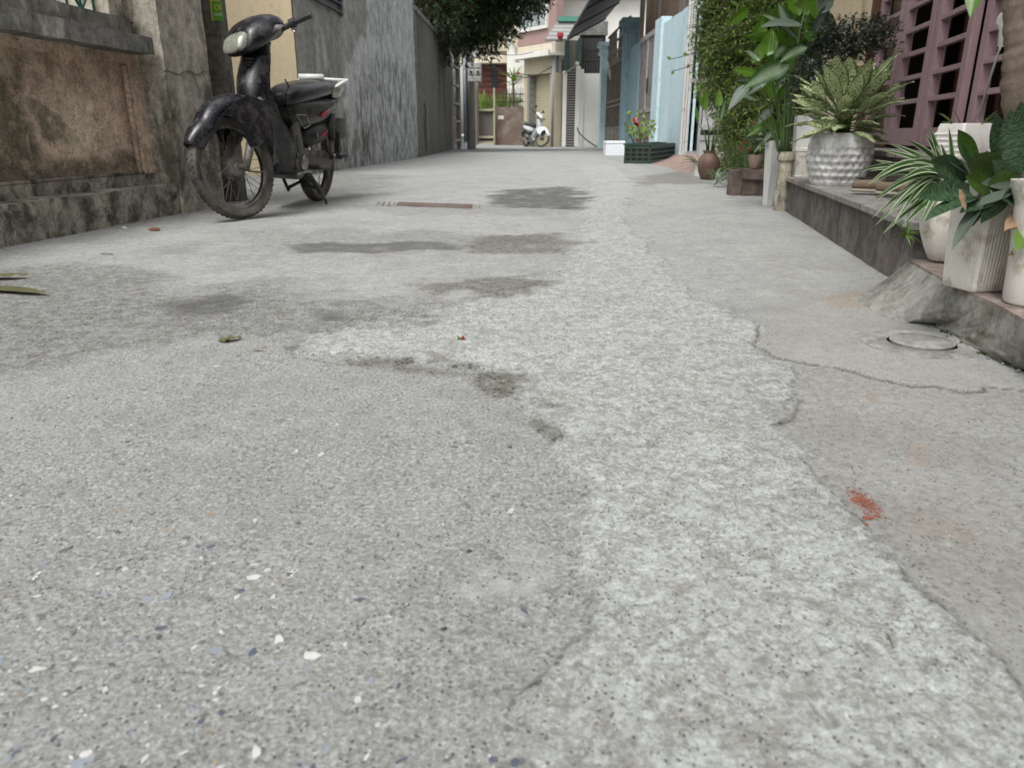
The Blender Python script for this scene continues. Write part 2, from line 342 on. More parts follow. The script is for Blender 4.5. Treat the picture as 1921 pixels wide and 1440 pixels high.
    gpit = t.math('MULTIPLY', t.ramp(t.vor(75, t.obj((1,.9,1))), (.2,1),(.34,0)), t.math('MULTIPLY', grit_shade_, .95))
    dark = t.math('MAXIMUM', t.math('MULTIPLY', pitm, .75), gpit)
    col = t.mix(dark, col, (.075,.068,.06))
    spk = t.math('MULTIPLY', t.ramp(t.vor(210), (.10,1),(.17,0)), t.ramp(t.noise(55,3,.6),(.5,0),(.6,.8)))
    col = t.mix(t.math('MULTIPLY', spk, .7), col, (.62,.62,.60))
    mossy = t.math('MULTIPLY', crack_shade_, t.ramp(t.noise(30,4),(.35,.75),(.6,1)))  # cracks, crumb line and the painted step shadow in one dark mask
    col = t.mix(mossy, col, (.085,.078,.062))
    col = t.mix(t.math('MULTIPLY', ring_, .5), col, (.16,.15,.13))
    col = t.mix(t.math('MULTIPLY', brick_, .4), col, (.27,.12,.085))
    rg = t.math('SUBTRACT', .95, t.math('MULTIPLY', wn_, .25))
    hb = t.math('ADD', t.math('MULTIPLY', fine, .6), t.math('MULTIPLY', flake, 1.2)); hb = t.math('ADD', hb, t.math('MULTIPLY', micro, .2)); hb = t.math('SUBTRACT', hb, t.math('MULTIPLY', dark, .8))
    t.fin(col, rg, bump=hb, bs=.8, bd=.0045, Specular_IOR_Level=.08)
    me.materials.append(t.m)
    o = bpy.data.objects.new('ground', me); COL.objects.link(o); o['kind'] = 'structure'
    s0 = (s, ys)
    def gz(x, y):
        i = min(max(int(np.searchsorted(ys, y)), 1), len(ys)-1); w_ = 1.9*max(y,0)+2.2; j = min(max(int(np.searchsorted(s, x/w_)), 1), nc-1)
        return float(max(hgt[i,j], hgt[i-1,j], hgt[i,j-1], hgt[i-1,j-1]))
    return gz
GZ = make_ground()
# ---------------------------------------------------------------- materials of the street
MAT = {}
def plaster(name, c, c2, mold, msc=2.5, mamt=.5, spots=None, streak=3, rough=.9, bump=.35, light=None, gr=1.0):
    t = NT(name); v = t.obj((1,1,1/streak)); base = t.noise(3, 6, .65)
    col = t.mix(t.ramp(base,(.35,0),(.65,1)), c, c2)
    col = t.mix(t.ramp(t.noise(50,5,.7),(.42,0),(.6,.5)), col, tuple(x*.72 for x in c))
    if light: col = t.mix(t.ramp(t.noise(6,6,.7,v),(.55,0),(.66,.8)), col, light)
    m = t.ramp(t.noise(msc, 9, .74, v, .3), (.60-mamt*.25,0),(.70-mamt*.2,1)); col = t.mix(t.math('MULTIPLY', m, .85), col, mold)
    m2 = t.ramp(t.noise(msc*4, 8, .72, t.obj((1,1,.18))), (.56,0),(.70,1)); col = t.mix(t.math('MULTIPLY', m2, .55), col, tuple(x*.75 for x in mold))
    if spots:
        sp = t.ramp(t.vor(90, t.obj((1,1,.75))), (.12,1),(.22,0)); sm = t.ramp(t.noise(24,3,.6),(.47,0),(.56,1))
        col = t.mix(t.math('MULTIPLY', t.math('MULTIPLY', sp, sm), .85), col, spots)
    col = t.grain(col, 9, 1-.45*gr, 1+.22*gr, .42, .57, 12)
    fine = t.noise(40, 12, .8)
    return t.fin(col, rough, bump=fine, bs=bump, bd=.006, Specular_IOR_Level=.25)
MAT['oldwall'] = plaster('old_mouldy_plaster', (.56,.52,.43), (.44,.41,.335), (.075,.068,.048), 3.4, .52, light=(.52,.48,.40), streak=2.2)
MAT['plinth'] = plaster('plinth_cement', (.42,.395,.33), (.30,.28,.23), (.06,.055,.04), 8, .55, light=(.42,.39,.31), streak=1.2)
MAT['ledge'] = plaster('ledge_cement', (.26,.255,.225), (.19,.186,.165), (.08,.08,.068), 9, .3, light=(.46,.45,.40), streak=4)
MAT['beige'] = plaster('cream_wall', (.60,.50,.335), (.54,.45,.30), (.30,.24,.15), 3, .05, spots=(.15,.10,.06), bump=.1, gr=.12)
MAT['polecon'] = plaster('pole_concrete', (.17,.157,.132), (.125,.115,.095), (.05,.045,.037), 5, .4, streak=6)
MAT['cementwall'] = plaster('cement_wall', (.20,.20,.185), (.16,.158,.145), (.10,.098,.088), 1.5, .4, streak=5)
# painted patches by vertex attribute for the two long old walls
def panelmat():
    t = NT('pink_panel'); moss_, tan_, edge_, _ = t.attr('pa')
    base = t.noise(5, 6, .65); col = t.mix(t.ramp(base,(.3,0),(.7,1)), (.70,.53,.42), (.62,.47,.36))
    col = t.mix(t.math('MULTIPLY', tan_, .7), col, (.72,.62,.45))
    col = t.mix(t.ramp(t.noise(10,7,.7,t.obj((1,1,.4))),(.5,0),(.68,.6)), col, (.28,.22,.15))
    mm = t.math('MULTIPLY', moss_, t.ramp(t.noise(16,9,.78),(.28,.25),(.52,1))); col = t.mix(t.math('MULTIPLY', mm, .9), col, t.mix(t.noise(40,4), (.075,.070,.045), (.16,.15,.10)))
    sp = t.ramp(t.vor(85, t.obj((1,1.2,.6))), (.20,1),(.30,0)); sm = t.ramp(t.noise(20,3,.6),(.40,0),(.48,1))
    col = t.mix(t.math('MULTIPLY', t.math('MULTIPLY', sp, sm), .85), col, (.085,.058,.036))
    col = t.mix(t.math('MULTIPLY', edge_, t.ramp(t.noise(30,6,.7),(.35,.2),(.6,1))), col, (.06,.043,.028))
    col = t.grain(col, 9, .6, 1.22, .42, .57, 12)
    return t.fin(col, .92, bump=t.math('SUBTRACT', t.noise(80,8,.7), t.math('MULTIPLY', sp, .6)), bs=.4, bd=.005, Specular_IOR_Level=.2)
def greywallmat():
    t = NT('grey_wall'); lt_, dk_, bl_, _ = t.attr('pa'); v = t.obj((1,1,.28)); v2 = t.obj((1,1,.35))
    col = t.mix(t.ramp(t.noise(2,6,.6,v2),(.35,0),(.65,1)), (.23,.225,.205), (.31,.305,.28))
    lc = t.mix(t.ramp(t.noise(5,7,.7,v),(.35,0),(.65,1)), (.37,.378,.37), (.52,.53,.52))
    lm = t.math('MULTIPLY', lt_, t.ramp(t.noise(9,9,.75,v2),(.30,.35),(.50,1))); col = t.mix(lm, col, lc)
    dm = t.math('MULTIPLY', dk_, t.ramp(t.noise(9,8,.72,v,.5),(.46,0),(.60,1))); col = t.mix(t.math('MULTIPLY', dm, .9), col, (.12,.122,.118))
    col = t.mix(t.math('MULTIPLY', bl_, t.ramp(t.noise(4,8,.75,v2),(.42,0),(.60,1))), col, (.085,.078,.062))
    col = t.mix(t.ramp(t.noise(18,9,.8),(.60,0),(.72,.5)), col, (.40,.39,.36))
    col = t.grain(col, 5, .62, 1.18, .42, .57, 13)
    return t.fin(col, .9, bump=t.noise(60,7,.7), bs=.25, bd=.006, Specular_IOR_Level=.25)
def wallgrid(name, mat, parent, fr, N, U0, U1, z0, z1, nu, nz, masks, bumpy=.003, warp=.1):
    us = np.linspace(U0, U1, nu); zs = np.linspace(z0, z1, nz); U, Z = np.meshgrid(us, zs, indexing='ij')
    w = U+(fbm(U*5, Z*5, 5, 91)-.5)*warp; q = Z+(fbm(U*5, Z*5, 5, 92)-.5)*warp
    ch = []
    for m in masks:
        a = np.zeros_like(U)
        for pts, soft, amp in m:
            poly = [fr.hit(px, py, N) for px, py in pts]; a = np.maximum(a, amp*(1-sstep(-soft, soft, sdf(poly, w, q))))
        ch.append(a)
    while len(ch) < 4: ch.append(np.zeros_like(U))
    X = N+(fbm(U*4, Z*4, 4, 93)-.5)*bumpy*2
    V = np.stack([X, U, Z], -1).reshape(-1, 3); n, m_ = U.shape; idx = np.arange(n*m_).reshape(n, m_)
    Q = np.stack([idx[:-1,:-1], idx[1:,:-1], idx[1:,1:], idx[:-1,1:]], -1).reshape(-1, 4)
    me = bpy.data.meshes.new(name); me.from_pydata(V.tolist(), [], Q.tolist()); me.shade_smooth()
    at = me.color_attributes.new('pa', 'FLOAT_COLOR', 'POINT'); at.data.foreach_set('color', np.stack(ch, -1).astype(np.float32).ravel())
    me.materials.append(mat); o = bpy.data.objects.new(name, me); COL.objects.link(o); o.parent = parent; return o
def roughbox(name, mat, parent, x0, x1, y0, y1, z0, z1, step=.05, amp=.006, seed=0, bevel=.006):
    """box cut into a grid and pushed about a little, so its edges are not ruler-straight"""
    mb = MB()
    def face(f, na, nb, flip):
        vs = [f(i/na, j/nb) for i in range(na+1) for j in range(nb+1)]; fs = []
        for i in range(na):
            for j in range(nb):
                a = i*(nb+1)+j; q = (a, a+nb+1, a+nb+2, a+1); fs.append(q[::-1] if flip else q)
        mb.add(vs, fs)
    nx, ny, nz = [max(1, min(90, int(abs(b-a)/step))) for a, b in ((x0,x1),(y0,y1),(z0,z1))]
    lx, ly, lz = (lambda t: x0+(x1-x0)*t), (lambda t: y0+(y1-y0)*t), (lambda t: z0+(z1-z0)*t)
    face(lambda a,b: (lx(a),ly(b),z1), nx, ny, False); face(lambda a,b: (lx(a),ly(b),z0), nx, ny, True)
    face(lambda a,b: (x1,ly(a),lz(b)), ny, nz, False); face(lambda a,b: (x0,ly(a),lz(b)), ny, nz, True)
    face(lambda a,b: (lx(a),y0,lz(b)), nx, nz, False); face(lambda a,b: (lx(a),y1,lz(b)), nx, nz, True)
    v = np.array([tuple(p) for p in mb.v]); k = 7.0
    for ax in range(3):
        o1, o2 = [(1,2),(0,2),(0,1)][ax]
        v[:,ax] += (fbm(v[:,o1]*k+v[:,ax]*5+seed, v[:,o2]*k+ax*31, 4, 60+ax+seed)-.5)*2*amp
    mb.v = [tuple(p) for p in v]
    return mb.build(name, mat, parent, smooth=40)
FL = Fr(-2.119, 3.06, math.atan(.11)); GW = Fr(-2.343, 8.8, math.atan(.0855)); GW2 = Fr(-1.814, 15.0, math.atan(.0177))
# ---- near left: mouldy boundary wall with recessed pink panel, ledge, scroll ironwork and gate pillar
t_ = frthing('boundary_wall', FL, 'mouldy pink panelled boundary wall with cement ledge and green scroll ironwork behind the black motorbike', 'wall')
roughbox('plinth', MAT['plinth'], t_, -.60, 0, -4.5, 1.46, -.15, .17, amp=.007)
PX = -.13
pm = panelmat()
wallgrid('recessed_panel', pm, t_, FL, PX-.03, -.6, 1.335, .225, .815, 260, 90,
    [[([(-100,200),(30,120),(60,230),(95,300),(120,345),(-100,350)], .05, 1.0), ([(40,170),(70,180),(115,235),(112,262),(90,262),(60,215)], .02, .8), ([(-50,320),(80,300),(160,295),(262,300),(266,325),(-50,350)], .03, .9), ([(-50,60),(60,80),(110,95),(90,120),(30,180),(-50,200)], .08, .55)],
     [([(100,160),(170,150),(190,230),(170,290),(110,270)], .08, 1.0)],
     [([(243,100),(252,100),(256,145),(246,135)], .01, 1.0)]], .003, .16)
wallgrid('recessed_panel', pm, t_, FL, PX-.03, -4.5, -.6, .225, .815, 60, 20, [], .003)
roughbox('panel_border', MAT['plinth'], t_, PX-.2, PX, -4.5, 1.47, .15, .232, amp=.003)
roughbox('panel_border', pm, t_, PX-.2, PX, -4.5, 1.47, .808, .885, amp=.002)
roughbox('panel_border', pm, t_, PX-.2, PX, 1.33, 1.60, .228, .812, amp=.003)
MB().tube([(PX-.004,1.30,.24),(PX-.004,1.30,.80)], .014, 8).build('panel_moulding', pm, t_, smooth=1)
MB().tube([(PX-.006,-4.5,.238),(PX-.006,1.335,.238)], .010, 8).build('panel_moulding', MAT['plinth'], t_, smooth=1)
roughbox('corner_strip', MAT['oldwall'], t_, -.3, PX+.03, 1.47, 1.62, .10, 1.0, amp=.006)
roughbox('ledge', MAT['ledge'], t_, -.38, 0.0, -4.5, 1.395, .858, .945, amp=.004)
roughbox('upper_band', MAT['ledge'], t_, -.40, -.12, -4.5, 1.40, .945, 1.04, amp=.004, seed=3)
roughbox('end_pier', MAT['oldwall'], t_, -.42, -.125, 1.23, 1.62, 1.03, 2.0, amp=.006, seed=5)
roughbox('core', MAT['oldwall'], t_, -.36, PX-.06, -4.5, 1.7, -.1, .86, step=.3, amp=0)
roughbox('gate_pillar', MAT['oldwall'], t_, -.46, .015, 1.445, 1.96, -.1, 2.75, amp=.008, seed=8)
MB().tube([(.018,1.41+i*.06, .77+.012*math.sin(i*1.7)+.004*i) for i in range(10)], .0022, 4).build('crack', paint('crack_dark', (.03,.027,.02)), t_)
green = paint('green_enamel', (.035,.18,.12), (.02,.10,.07), 30, .35, dirt=(.05,.05,.03), damt=.6)
iron = thing('scroll_railing', 'green painted scroll ironwork standing on top of the mouldy boundary wall', 'railing', FL.o+FL.n*(-.2)+Vector((0,0,1.04)), -FL.a)
g_ = MB(); 
for i in range(26):
    u = 1.17-i*.105; s_ = 1 if i % 2 else -1
    spiral = [(0, u+s_*(.045-.040*k/22)*math.cos(k*.5), .075+(.06-.05*k/22)*math.sin(k*.5-1.57)) for k in range(22)]
    g_ = MB().tube(spiral, .0075, 6); g_.tube([(0, u+.05, 0),(0, u+.052, .55)], .006, 6); g_.build('scroll', green, iron, smooth=1)
MB().box(-.008,.008,-1.5,1.22,.55,.57).build('top_rail', green, iron)
t_ = frthing('left_house', FL, 'dim brown house front standing back behind the mouldy boundary wall', 'house'); box('wall', paint('dim_brown_render', (.10,.075,.055), (.07,.055,.042), 2, .9), t_, -1.9, -1.7, -4.5, 4.6, 0, 3.4); box('roof', MAT['cementwall'], t_, -2.6, -1.5, -4.6, 4.7, 3.4, 3.55)
# ---- concrete utility pole with paper notice
p_ = thing('utility_pole', 'square grey concrete pole with a green and yellow notice between pillar and cream wall', 'pole', (-1.948,5.35,0), -.06)
mbp = MB(); mbp.loft([[Vector((x*w, y*w, z)) for x, y in ((-1,-1),(1,-1),(1,1),(-1,1))] for w, z in ((.066,-.05),(.056,7.0))]); mbp.build('shaft', MAT['polecon'], p_, bevel=.006)
for z in (.78, 1.05, 2.3):
    MB().box(-.066,.066,-.066,.066,z,z+.006).build('strap', paint('strap_dark', (.05,.045,.04)), p_)
sg = thing('notice', 'narrow green and yellow printed notice fixed on the concrete pole', 'notice', (-1.895,5.272,1.135), -.06)
grn = paint('notice_green', (.09,.26,.03), (.07,.20,.03), 8, .45); yel = paint('notice_yellow', (.55,.48,.06), None, 8, .45)
MB().box(-.038,.034,0,.004,0,.27).build('sheet', grn, sg); MB().box(-.038,-.031,-.001,0,0,.27).build('edge_stripe', yel, sg); MB().box(-.031,.034,-.001,0,.116,.135).build('top_stripe', yel, sg); MB().box(-.031,.034,-.001,0,.20,.27).build('top_stripe', yel, sg)
def text(name, body, size, mat, parent, loc, rx=math.pi/2, rz=0, ex=.0006, sx=1):
    c = bpy.data.curves.new(name, 'FONT'); c.body = body; c.size = size; c.extrude = ex; c.resolution_u = 2
    o = bpy.data.objects.new(name, c); COL.objects.link(o); dg = bpy.context.evaluated_depsgraph_get(); me = bpy.data.meshes.new_from_object(o.evaluated_get(dg)); bpy.data.objects.remove(o)
    o = bpy.data.objects.new(name, me); me.materials.clear(); me.materials.append(mat); COL.objects.link(o); o.parent = parent; o.location = loc; o.rotation_euler = (rx,0,rz); o.scale = (sx,1,1); return o
text('lettering', 'OI', .046, yel, sg, (-.016,-.002,.062)); text('small_lettering', 'QUA', .022, paint('notice_white', (.6,.68,.6)), sg, (-.018,-.002,.030))
# ---- cream house wall facing the camera
t_ = thing('cream_house', 'cream plastered house end wall behind the motorbike handlebars', 'house', (-2.36,8.8,0))
box('wall', MAT['beige'], t_, -3.6, 0.0, 0, .18, -.1, 3.1)
MB().box(-3.8,.05,-.1,.5,3.1,3.25).build('roof', MAT['cementwall'], t_)
plug = paint('plug_brown', (.09,.06,.04)); MB().cbox((-.42,-.004,.93),.012,.01,.012).build('wall_plug', plug, t_); MB().cbox((-.31,-.004,.92),.012,.01,.012).build('wall_plug', plug, t_)
# ---- grey cement wall, patchy
gm = greywallmat()
t_ = frthing('grey_building', GW, 'grey cement building wall with pale patch and dark runs beside the motorbike', 'building')
wallgrid('wall', gm, t_, GW, 0, -.02, 6.24, -.1, 4.0, 420, 280,
    [[([(641,330),(636,250),(640,180),(655,120),(675,70),(690,40),(692,-60),(775,-60),(782,60),(786,140),(786,297),(700,315)], .09, 1.0), ([(592,80),(606,30),(614,55),(628,150),(600,160)], .12, .5)],
     [([(668,150),(700,100),(745,115),(770,140),(786,240),(784,290),(700,312),(655,312),(665,230)], .12, 1.0), ([(690,0),(700,-60),(740,-60),(735,60),(700,90)], .08, .7)],
     [([(573,260),(640,215),(700,240),(690,320),(573,330)], .25, 1.0), ([(573,0),(640,0),(640,330),(573,330)], .2, .5)]], .006, .45)
box('upper_wall', MAT['cementwall'], t_, -3.5, 0.0, 0, 6.24, 4.0, 4.5); box('back_wall', MAT['cementwall'], t_, -3.5, -.05, .02, 6.2, 0, 3.99)
box('edge_strip', MAT['cementwall'], t_, -.05, .012, 6.24, 6.30, 0, 4.0)
blk = paint('louvre_dark', (.03,.032,.034), (.045,.046,.045), 20, .4)
lw = MB(); 
w_ = box('window_recess', blk, t_, -.01, .012, .42, 1.66, 1.90, 2.7)
for k in range(8):
    MB().box(.010,.055,.44,1.64,0,.012,Matrix.Translation((0,0,1.92+.095*k)) @ rot('Y', R(28))).build('louvre', paint('louvre_grey', (.12,.125,.13), None, 9, .4) if k == 0 else bpy.data.materials['louvre_grey'], t_)
box('window_frame', bpy.data.materials['louvre_grey'], t_, .008, .05, 1.655, 1.70, 1.86, 2.75)
# second, lower wall
t_ = frthing('garden_wall', GW2, 'lower weathered grey wall under the dark tree', 'wall')
wallgrid('wall', plaster('garden_wall_cement', (.205,.198,.175), (.16,.155,.135), (.085,.083,.072), 1.2, .4, streak=6), t_, GW2, 0, .0, 6.1, -.1, 2.62, 200, 90, [], .01)
roughbox('coping', MAT['ledge'], t_, -.22, .03, 0, 6.1, 2.60, 2.68, step=.12, amp=.012); box('core', MAT['cementwall'], t_, -.2, -.02, .02, 6.08, -.1, 2.59)
MB().tube([(.03,.95,1.02),(.05,.97,.9),(.03,1.0,.6),(.04,1.0,.1)], .012, 6).build('pipe', blk, t_)
# ---- right: cream stucco light blue wall
bluem = plaster('sky_blue_paint', (.58,.74,.78), (.52,.69,.74), (.36,.43,.43), 1.0, .05, streak=8, bump=.08, light=(.66,.79,.82), gr=.25)
blue2 = plaster('deeper_blue_paint', (.33,.47,.53), (.29,.42,.48), (.18,.25,.27), 1.4, .15, streak=6, bump=.1, gr=.3)
BX = 2.9
t_ = thing('blue_wall', 'light blue painted yard wall with rusty grey door, beside the steel bar gate', 'wall', (BX,13.0,0))
m_ = MB()
for i in range(9): m_.box(0,.16,.02+i*.285,.30+i*.285,-.05,2.42+.006*(i%3))
m_.build('wall', bluem, t_); box('pilaster', bluem, t_, -.05,.16,2.60,3.25,-.05,2.56, bevel=.01)

box('wall', blue2, t_, 0,.16,5.35,7.0,-.05,2.42)
dm_ = paint('rusty_grey_sheet', (.235,.225,.22), (.17,.155,.145), 3, .55, dirt=(.12,.085,.06), dsc=5, damt=.4)
d_ = box('sheet_door', dm_, t_, .02,.06,3.27,5.33,.1,2.46, bevel=.005); MB().box(-.005,.02,3.30,5.30,2.36,2.46).box(-.005,.02,3.30,5.30,.88,.95).box(-.005,.02,4.27,4.33,.1,2.36).build('door_rail', paint('door_rail_grey', (.33,.32,.32), None, 9, .5), t_)
MB().cbox((-.002,4.15,1.42),.02,.10,.30).build('lock_hole', blk, t_)
def fancycol(y0, y1, h, m):
    box('column', m, t_, -.10,.22,y0,y1,-.05,h); c = box('column_cap', m, t_, -.16,.28,y0-.06,y1+.06,h-.34,h-.26); box('column_cap', m, t_, -.20,.32,y0-.1,y1+.1,h-.12,h); box('column_cap', m, t_, -.13,.25,y0-.03,y1+.03,h-.26,h-.12)
fancycol(7.0, 7.55, 3.12, blue2); fancycol(12.1, 12.6, 3.12, bluem)
# ornamental double gate between the two blue columns
brn = paint('gate_grey_brown', (.20,.175,.145), (.14,.12,.10), 4, .5, dirt=(.10,.06,.04), damt=.4)
t_ = thing('ornamental_gate', 'tall grey brown panelled gate with lattice top between the blue columns', 'gate', (BX+.08,20.6,0))
for (a, b) in ((.0,2.2),(2.26,4.46)):
    box('leaf_sheet', brn, t_, .02,.035,a,b,.62,2.35)
    for y in np.linspace(a+.05, b-.05, 7): box('bar', brn, t_, -.01,.02,y-.025,y+.025,.15,2.4)
    for z in (.18,.58,1.18,1.32,2.33,2.62,2.92,3.2): box('rail', brn, t_, -.015,.022,a,b,z,z+.05)
    for k in range(9):
        y = a+.1+k*(b-a-.2)/8; MB().bar((0,y,2.36),(0,y+.24*(1 if k<4 else -1),3.2),.03).build('lattice_bar', brn, t_)
for k in range(4): MB().bar((-.02,4.3-k*.25,2.3-.1*k),(-.02,4.15-k*.25,2.5-.1*k),.05).build('arrow_ornament', MAT.setdefault('wht', paint('white_paint', (.72,.72,.70), (.62,.62,.60), 5, .5)), t_)
# house behind with brown bar grilles over the wall
t_ = thing('barred_house', 'house front behind the blue wall closed by brown vertical bars', 'house', (3.35,13.4,0))
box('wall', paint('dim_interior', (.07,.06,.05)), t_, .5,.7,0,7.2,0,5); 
m_ = MB()
for k in range(86): m_.box(0,.025,.02+k*.083,.045+k*.083,2.2,4.6)
o_ = m_.build('bar_screen', paint('brown_bars', (.15,.105,.075), (.11,.075,.055), 6, .5), t_)
for y in (0,2.45,2.75,5.1): box('post', paint('post_brown_grey', (.17,.15,.135), None, 6, .5), t_, -.06,.03,y,y+.12,2.2,4.6)
box('ceiling', MAT['cementwall'], t_, -.1,4,0,7.2,4.6,4.8)
box('downpipe', paint('pipe_rusty', (.24,.20,.16), (.15,.13,.11), 5, .5), t_, -.35,-.25,5.75,5.85,2.42,4.6)
# awning over the ornamental gate
awm = NT('corrugated_grey'); awm.fin(awm.mix(awm.noise(2,5), (.10,.105,.11), (.16,.165,.17)), .55, .2); awm = awm.m
t_ = thing('sheet_awning', 'big dark grey corrugated awning sloping out over the gate', 'awning', (1.75,17.0,3.32))
m_ = MB(); n_ = 120
vs = []; fs = []
for i in range(n_+1):
    y = 9.2*i/n_; dz = .018*math.cos(i*math.pi)
    vs += [(0,y,dz),(1.25,y,.62+dz)]
for i in range(n_): fs.append((2*i,2*i+1,2*i+3,2*i+2))
m_.add(vs, fs); m_.build('sheet', awm, t_, solid=.006)
for y in (.1,3,6,9.1): MB().bar((0,y,-.04),(1.25,y,.58),.04).build('rafter', paint('awning_frame', (.07,.08,.075), None, 6, .5), t_)
MB().box(-.02,.02,0,9.2,-.06,-.02).build('eave_bar', bpy.data.materials['awning_frame'], t_)
# ---- steel bar gate next to the blue wall
steel = paint('galvanised_paint', (.42,.42,.42), (.33,.33,.335), 5, .4, metal=.25, dirt=(.22,.19,.16), damt=.25)
whs = paint('white_steel', (.60,.60,.585), (.50,.50,.49), 5, .4, dirt=(.30,.27,.22), damt=.3)
t_ = thing('folding_steel_gate', 'grey steel gate section with dark slots beside the light blue wall', 'gate', (2.80,13.0,.10))
for x, w in ((0,.035),(.045,.03),(.085,.035)): box('bar', whs, t_, x,x+w,0,.05,0,2.95)
for x in (.14,.225,.30): box('bar', steel, t_, x-.005,x+.035,.02,.06,0,2.95)
for z in (0.0,1.13,2.2): box('rail', steel, t_, .10,.36,-.004,.016,z,z+.065)
box('dark_leaf', blk, t_, .13,.42,.10,.12,0,2.95); box('side_cover', blk, t_, .07,.10,.05,.30,0,2.95)
t_ = thing('white_mesh_gate', 'white slatted steel gate half hidden by the climbing shrub', 'gate', (3.10,12.9,.36))
for i in range(34):
    y = -.12-i*.108; box('slat', whs, t_, 0,.018,y-.032,y+.032,.22,3.0)
for z, h in ((1.22,.07),(1.02,.07),(.14,.08)): box('rail', whs, t_, -.014,-.001,-3.8,0,z,z+h)
box('rail', whs, t_, -.014,-.001,-3.8,0,-.02,.06); box('backing', paint('gate_backing', (.34,.34,.34)), t_, .05,.06,-3.8,0,.30,3.0)
roughbox('lower_panel', MAT.setdefault('wht', None) or steel, t_, .0,.03,-3.8,0,-.36,-.03, step=.2, amp=.002)
MB().cbox((-.02,-.14,1.13),.03,.10,.09).build('lock_box', blk, t_)
# sloping red-brown tiled ramp in front of it
rm = paint('pink_cement', (.33,.235,.20), (.27,.20,.175), 3, .85, dirt=(.16,.12,.10), damt=.5, bump=.5)
vs = [G(1208,305), G(1282,322), G(1330,322), (2.9,15.0,.03),(2.86,12.9,.13),(2.95,10.2,.12),(2.5,10.1,.055)]
pts = [G(1205,304), G(1282,323), Vector((2.6,9.6,.0)), Vector((3.05,9.8,.12)), Vector((2.92,12.7,.13)), Vector((2.88,14.8,.05))]
pts2 = [p-Vector((0,0,.12)) for p in pts]
MB().add(pts+pts2, [(0,1,2,3,4,5)]+[(i,i+6,(i+1)%6+6,(i+1)%6) for i in range(6)]).build('ramp', rm, None, bevel=.01)['kind'] = 'structure'
# ---------------------------------------------------------------- far end of the alley
def pxbox(name, mat, par, x0, y0, x1, y1, Y, d=.1, bevel=0, mb=None):   # a box whose front stands at distance Y
    a = A(x0, y0, Y); b = A(x1, y1, Y); o = par.location if par else Vector((0,0,0))
    m = mb or MB(); m.box(min(a.x,b.x)-o.x, max(a.x,b.x)-o.x, Y-o.y, Y+d-o.y, min(a.z,b.z), max(a.z,b.z))
    return m if mb else m.build(name, mat, par, bevel=bevel)
cream = paint('house_cream', (.62,.55,.42), (.54,.48,.36), 1.5, .8, bump=.1)
white = paint('house_white', (.72,.71,.66), (.62,.61,.56), 2, .8, bump=.1)
pink = paint('house_pink_brown', (.34,.225,.205), (.29,.19,.175), 2, .8, bump=.1)
tanw = paint('garage_surround', (.46,.40,.29), (.38,.33,.24), 3, .8)
shut = NT('shutter_cream'); shut.fin(shut.mix(shut.noise(2), (.50,.46,.31), (.45,.41,.28)), .5); shut = shut.m
glassd = paint('window_dark', (.03,.035,.04), (.05,.055,.06), 3, .15)
glassl = paint('window_pale', (.36,.42,.42), (.28,.33,.34), 3, .15)
dark = paint('dark_iron', (.03,.03,.03), (.045,.04,.038), 8, .5)
redw = paint('red_boards', (.13,.04,.032), (.10,.03,.025), 6, .7)
woodb = paint('rust_brown_wall', (.17,.12,.095), (.12,.085,.07), 1.5, .85, dirt=(.26,.23,.20), dsc=2.5, damt=.5)
bluedoor = paint('slate_blue_door', (.13,.165,.19), (.11,.14,.16), 2, .5)
gry = paint('pipe_grey', (.30,.31,.32), (.24,.25,.26), 3, .5)
mouldyel = paint('yellowed_frame', (.37,.35,.24), (.30,.28,.20), 5, .5)
# building with the pink upper floor and cream roller shutter
PF = Fr(1.335, 27.0, R(-34))
t_ = frthing('garage_house', PF, 'house with pink brown upper floor and cream roller shutter at the alley end', 'house')
def pf(name, mat, x0, y0, x1, y1, N0, N1, par=None, mb=None):
    U0, za = PF.hit(x0, (y0), N0); U1, zb = PF.hit(x1, y1, N0); m = mb or MB(); m.box(N0, N1, min(U0,U1), max(U0,U1), min(za,zb), max(za,zb)); return m if mb else m.build(name, mat, par or t_)
Ug = PF.hit(1031,200)[0]; Ul = PF.hit(989,200)[0]; Uc = PF.hit(983,200)[0]
box('pier', tanw, t_, 0, .3, Ul, Uc, 0, 2.9); box('lintel', tanw, t_, 0, .3, -.15, Ul, 2.38, 2.95); box('pier', tanw, t_, 0, .3, -.2, Ug, 0, 2.38)
st = paint('stone_tile', (.25,.25,.22), (.20,.20,.18), 8, .8)
for k in range(11): box('stone_tile', st, t_, .02, .42+.012*(k%2), Ul-.09, Ul-.003, k*.215, k*.215+.205)
sh = box('roller_shutter', shut, t_, .34, .38, Ug, Ul, 0, 2.38)
for k in range(23): box('shutter_slat', shut, sh, .325, .345, Ug+.02, Ul-.02, .02+k*.102, .105+k*.102)
cz0 = PF.hit(1034,102,-.3)[1]; cz1 = PF.hit(1036,78,-.3)[1]; box('canopy', white, t_, -.30, 1, -.25, Uc+.28, cz0, cz0+.08); box('canopy_face', white, t_, -.34, -.26, -.25, Uc+.28, cz0-.02, cz0+.16)
stn = paint('cream_stone_band', (.66,.60,.48), (.58,.50,.38), 6, .8)
for k in range(4): box('stone_course', stn, t_, -.02, .3, -.2, Uc+.38, 2.98+k*.085, 3.06+k*.085)
box('upper_wall', pink, t_, .0, .3, -.2, Uc+.38, 3.33, 6.5); box('side_wall', cream, t_, .3, 6, Uc+.2, Uc+.38, 0, 6.5); box('roof', cream, t_, -.6, 6, -.3, Uc+.6, 6.5, 6.7)
Ua, Ub = PF.hit(1029,30)[0], PF.hit(973,30)[0]; Ub = min(Ub, Uc+.30)
zb = PF.hit(1000,58)[1]
wf = box('window_frame', white, t_, -.08, .02, Ua, Ub, zb, zb+1.9)
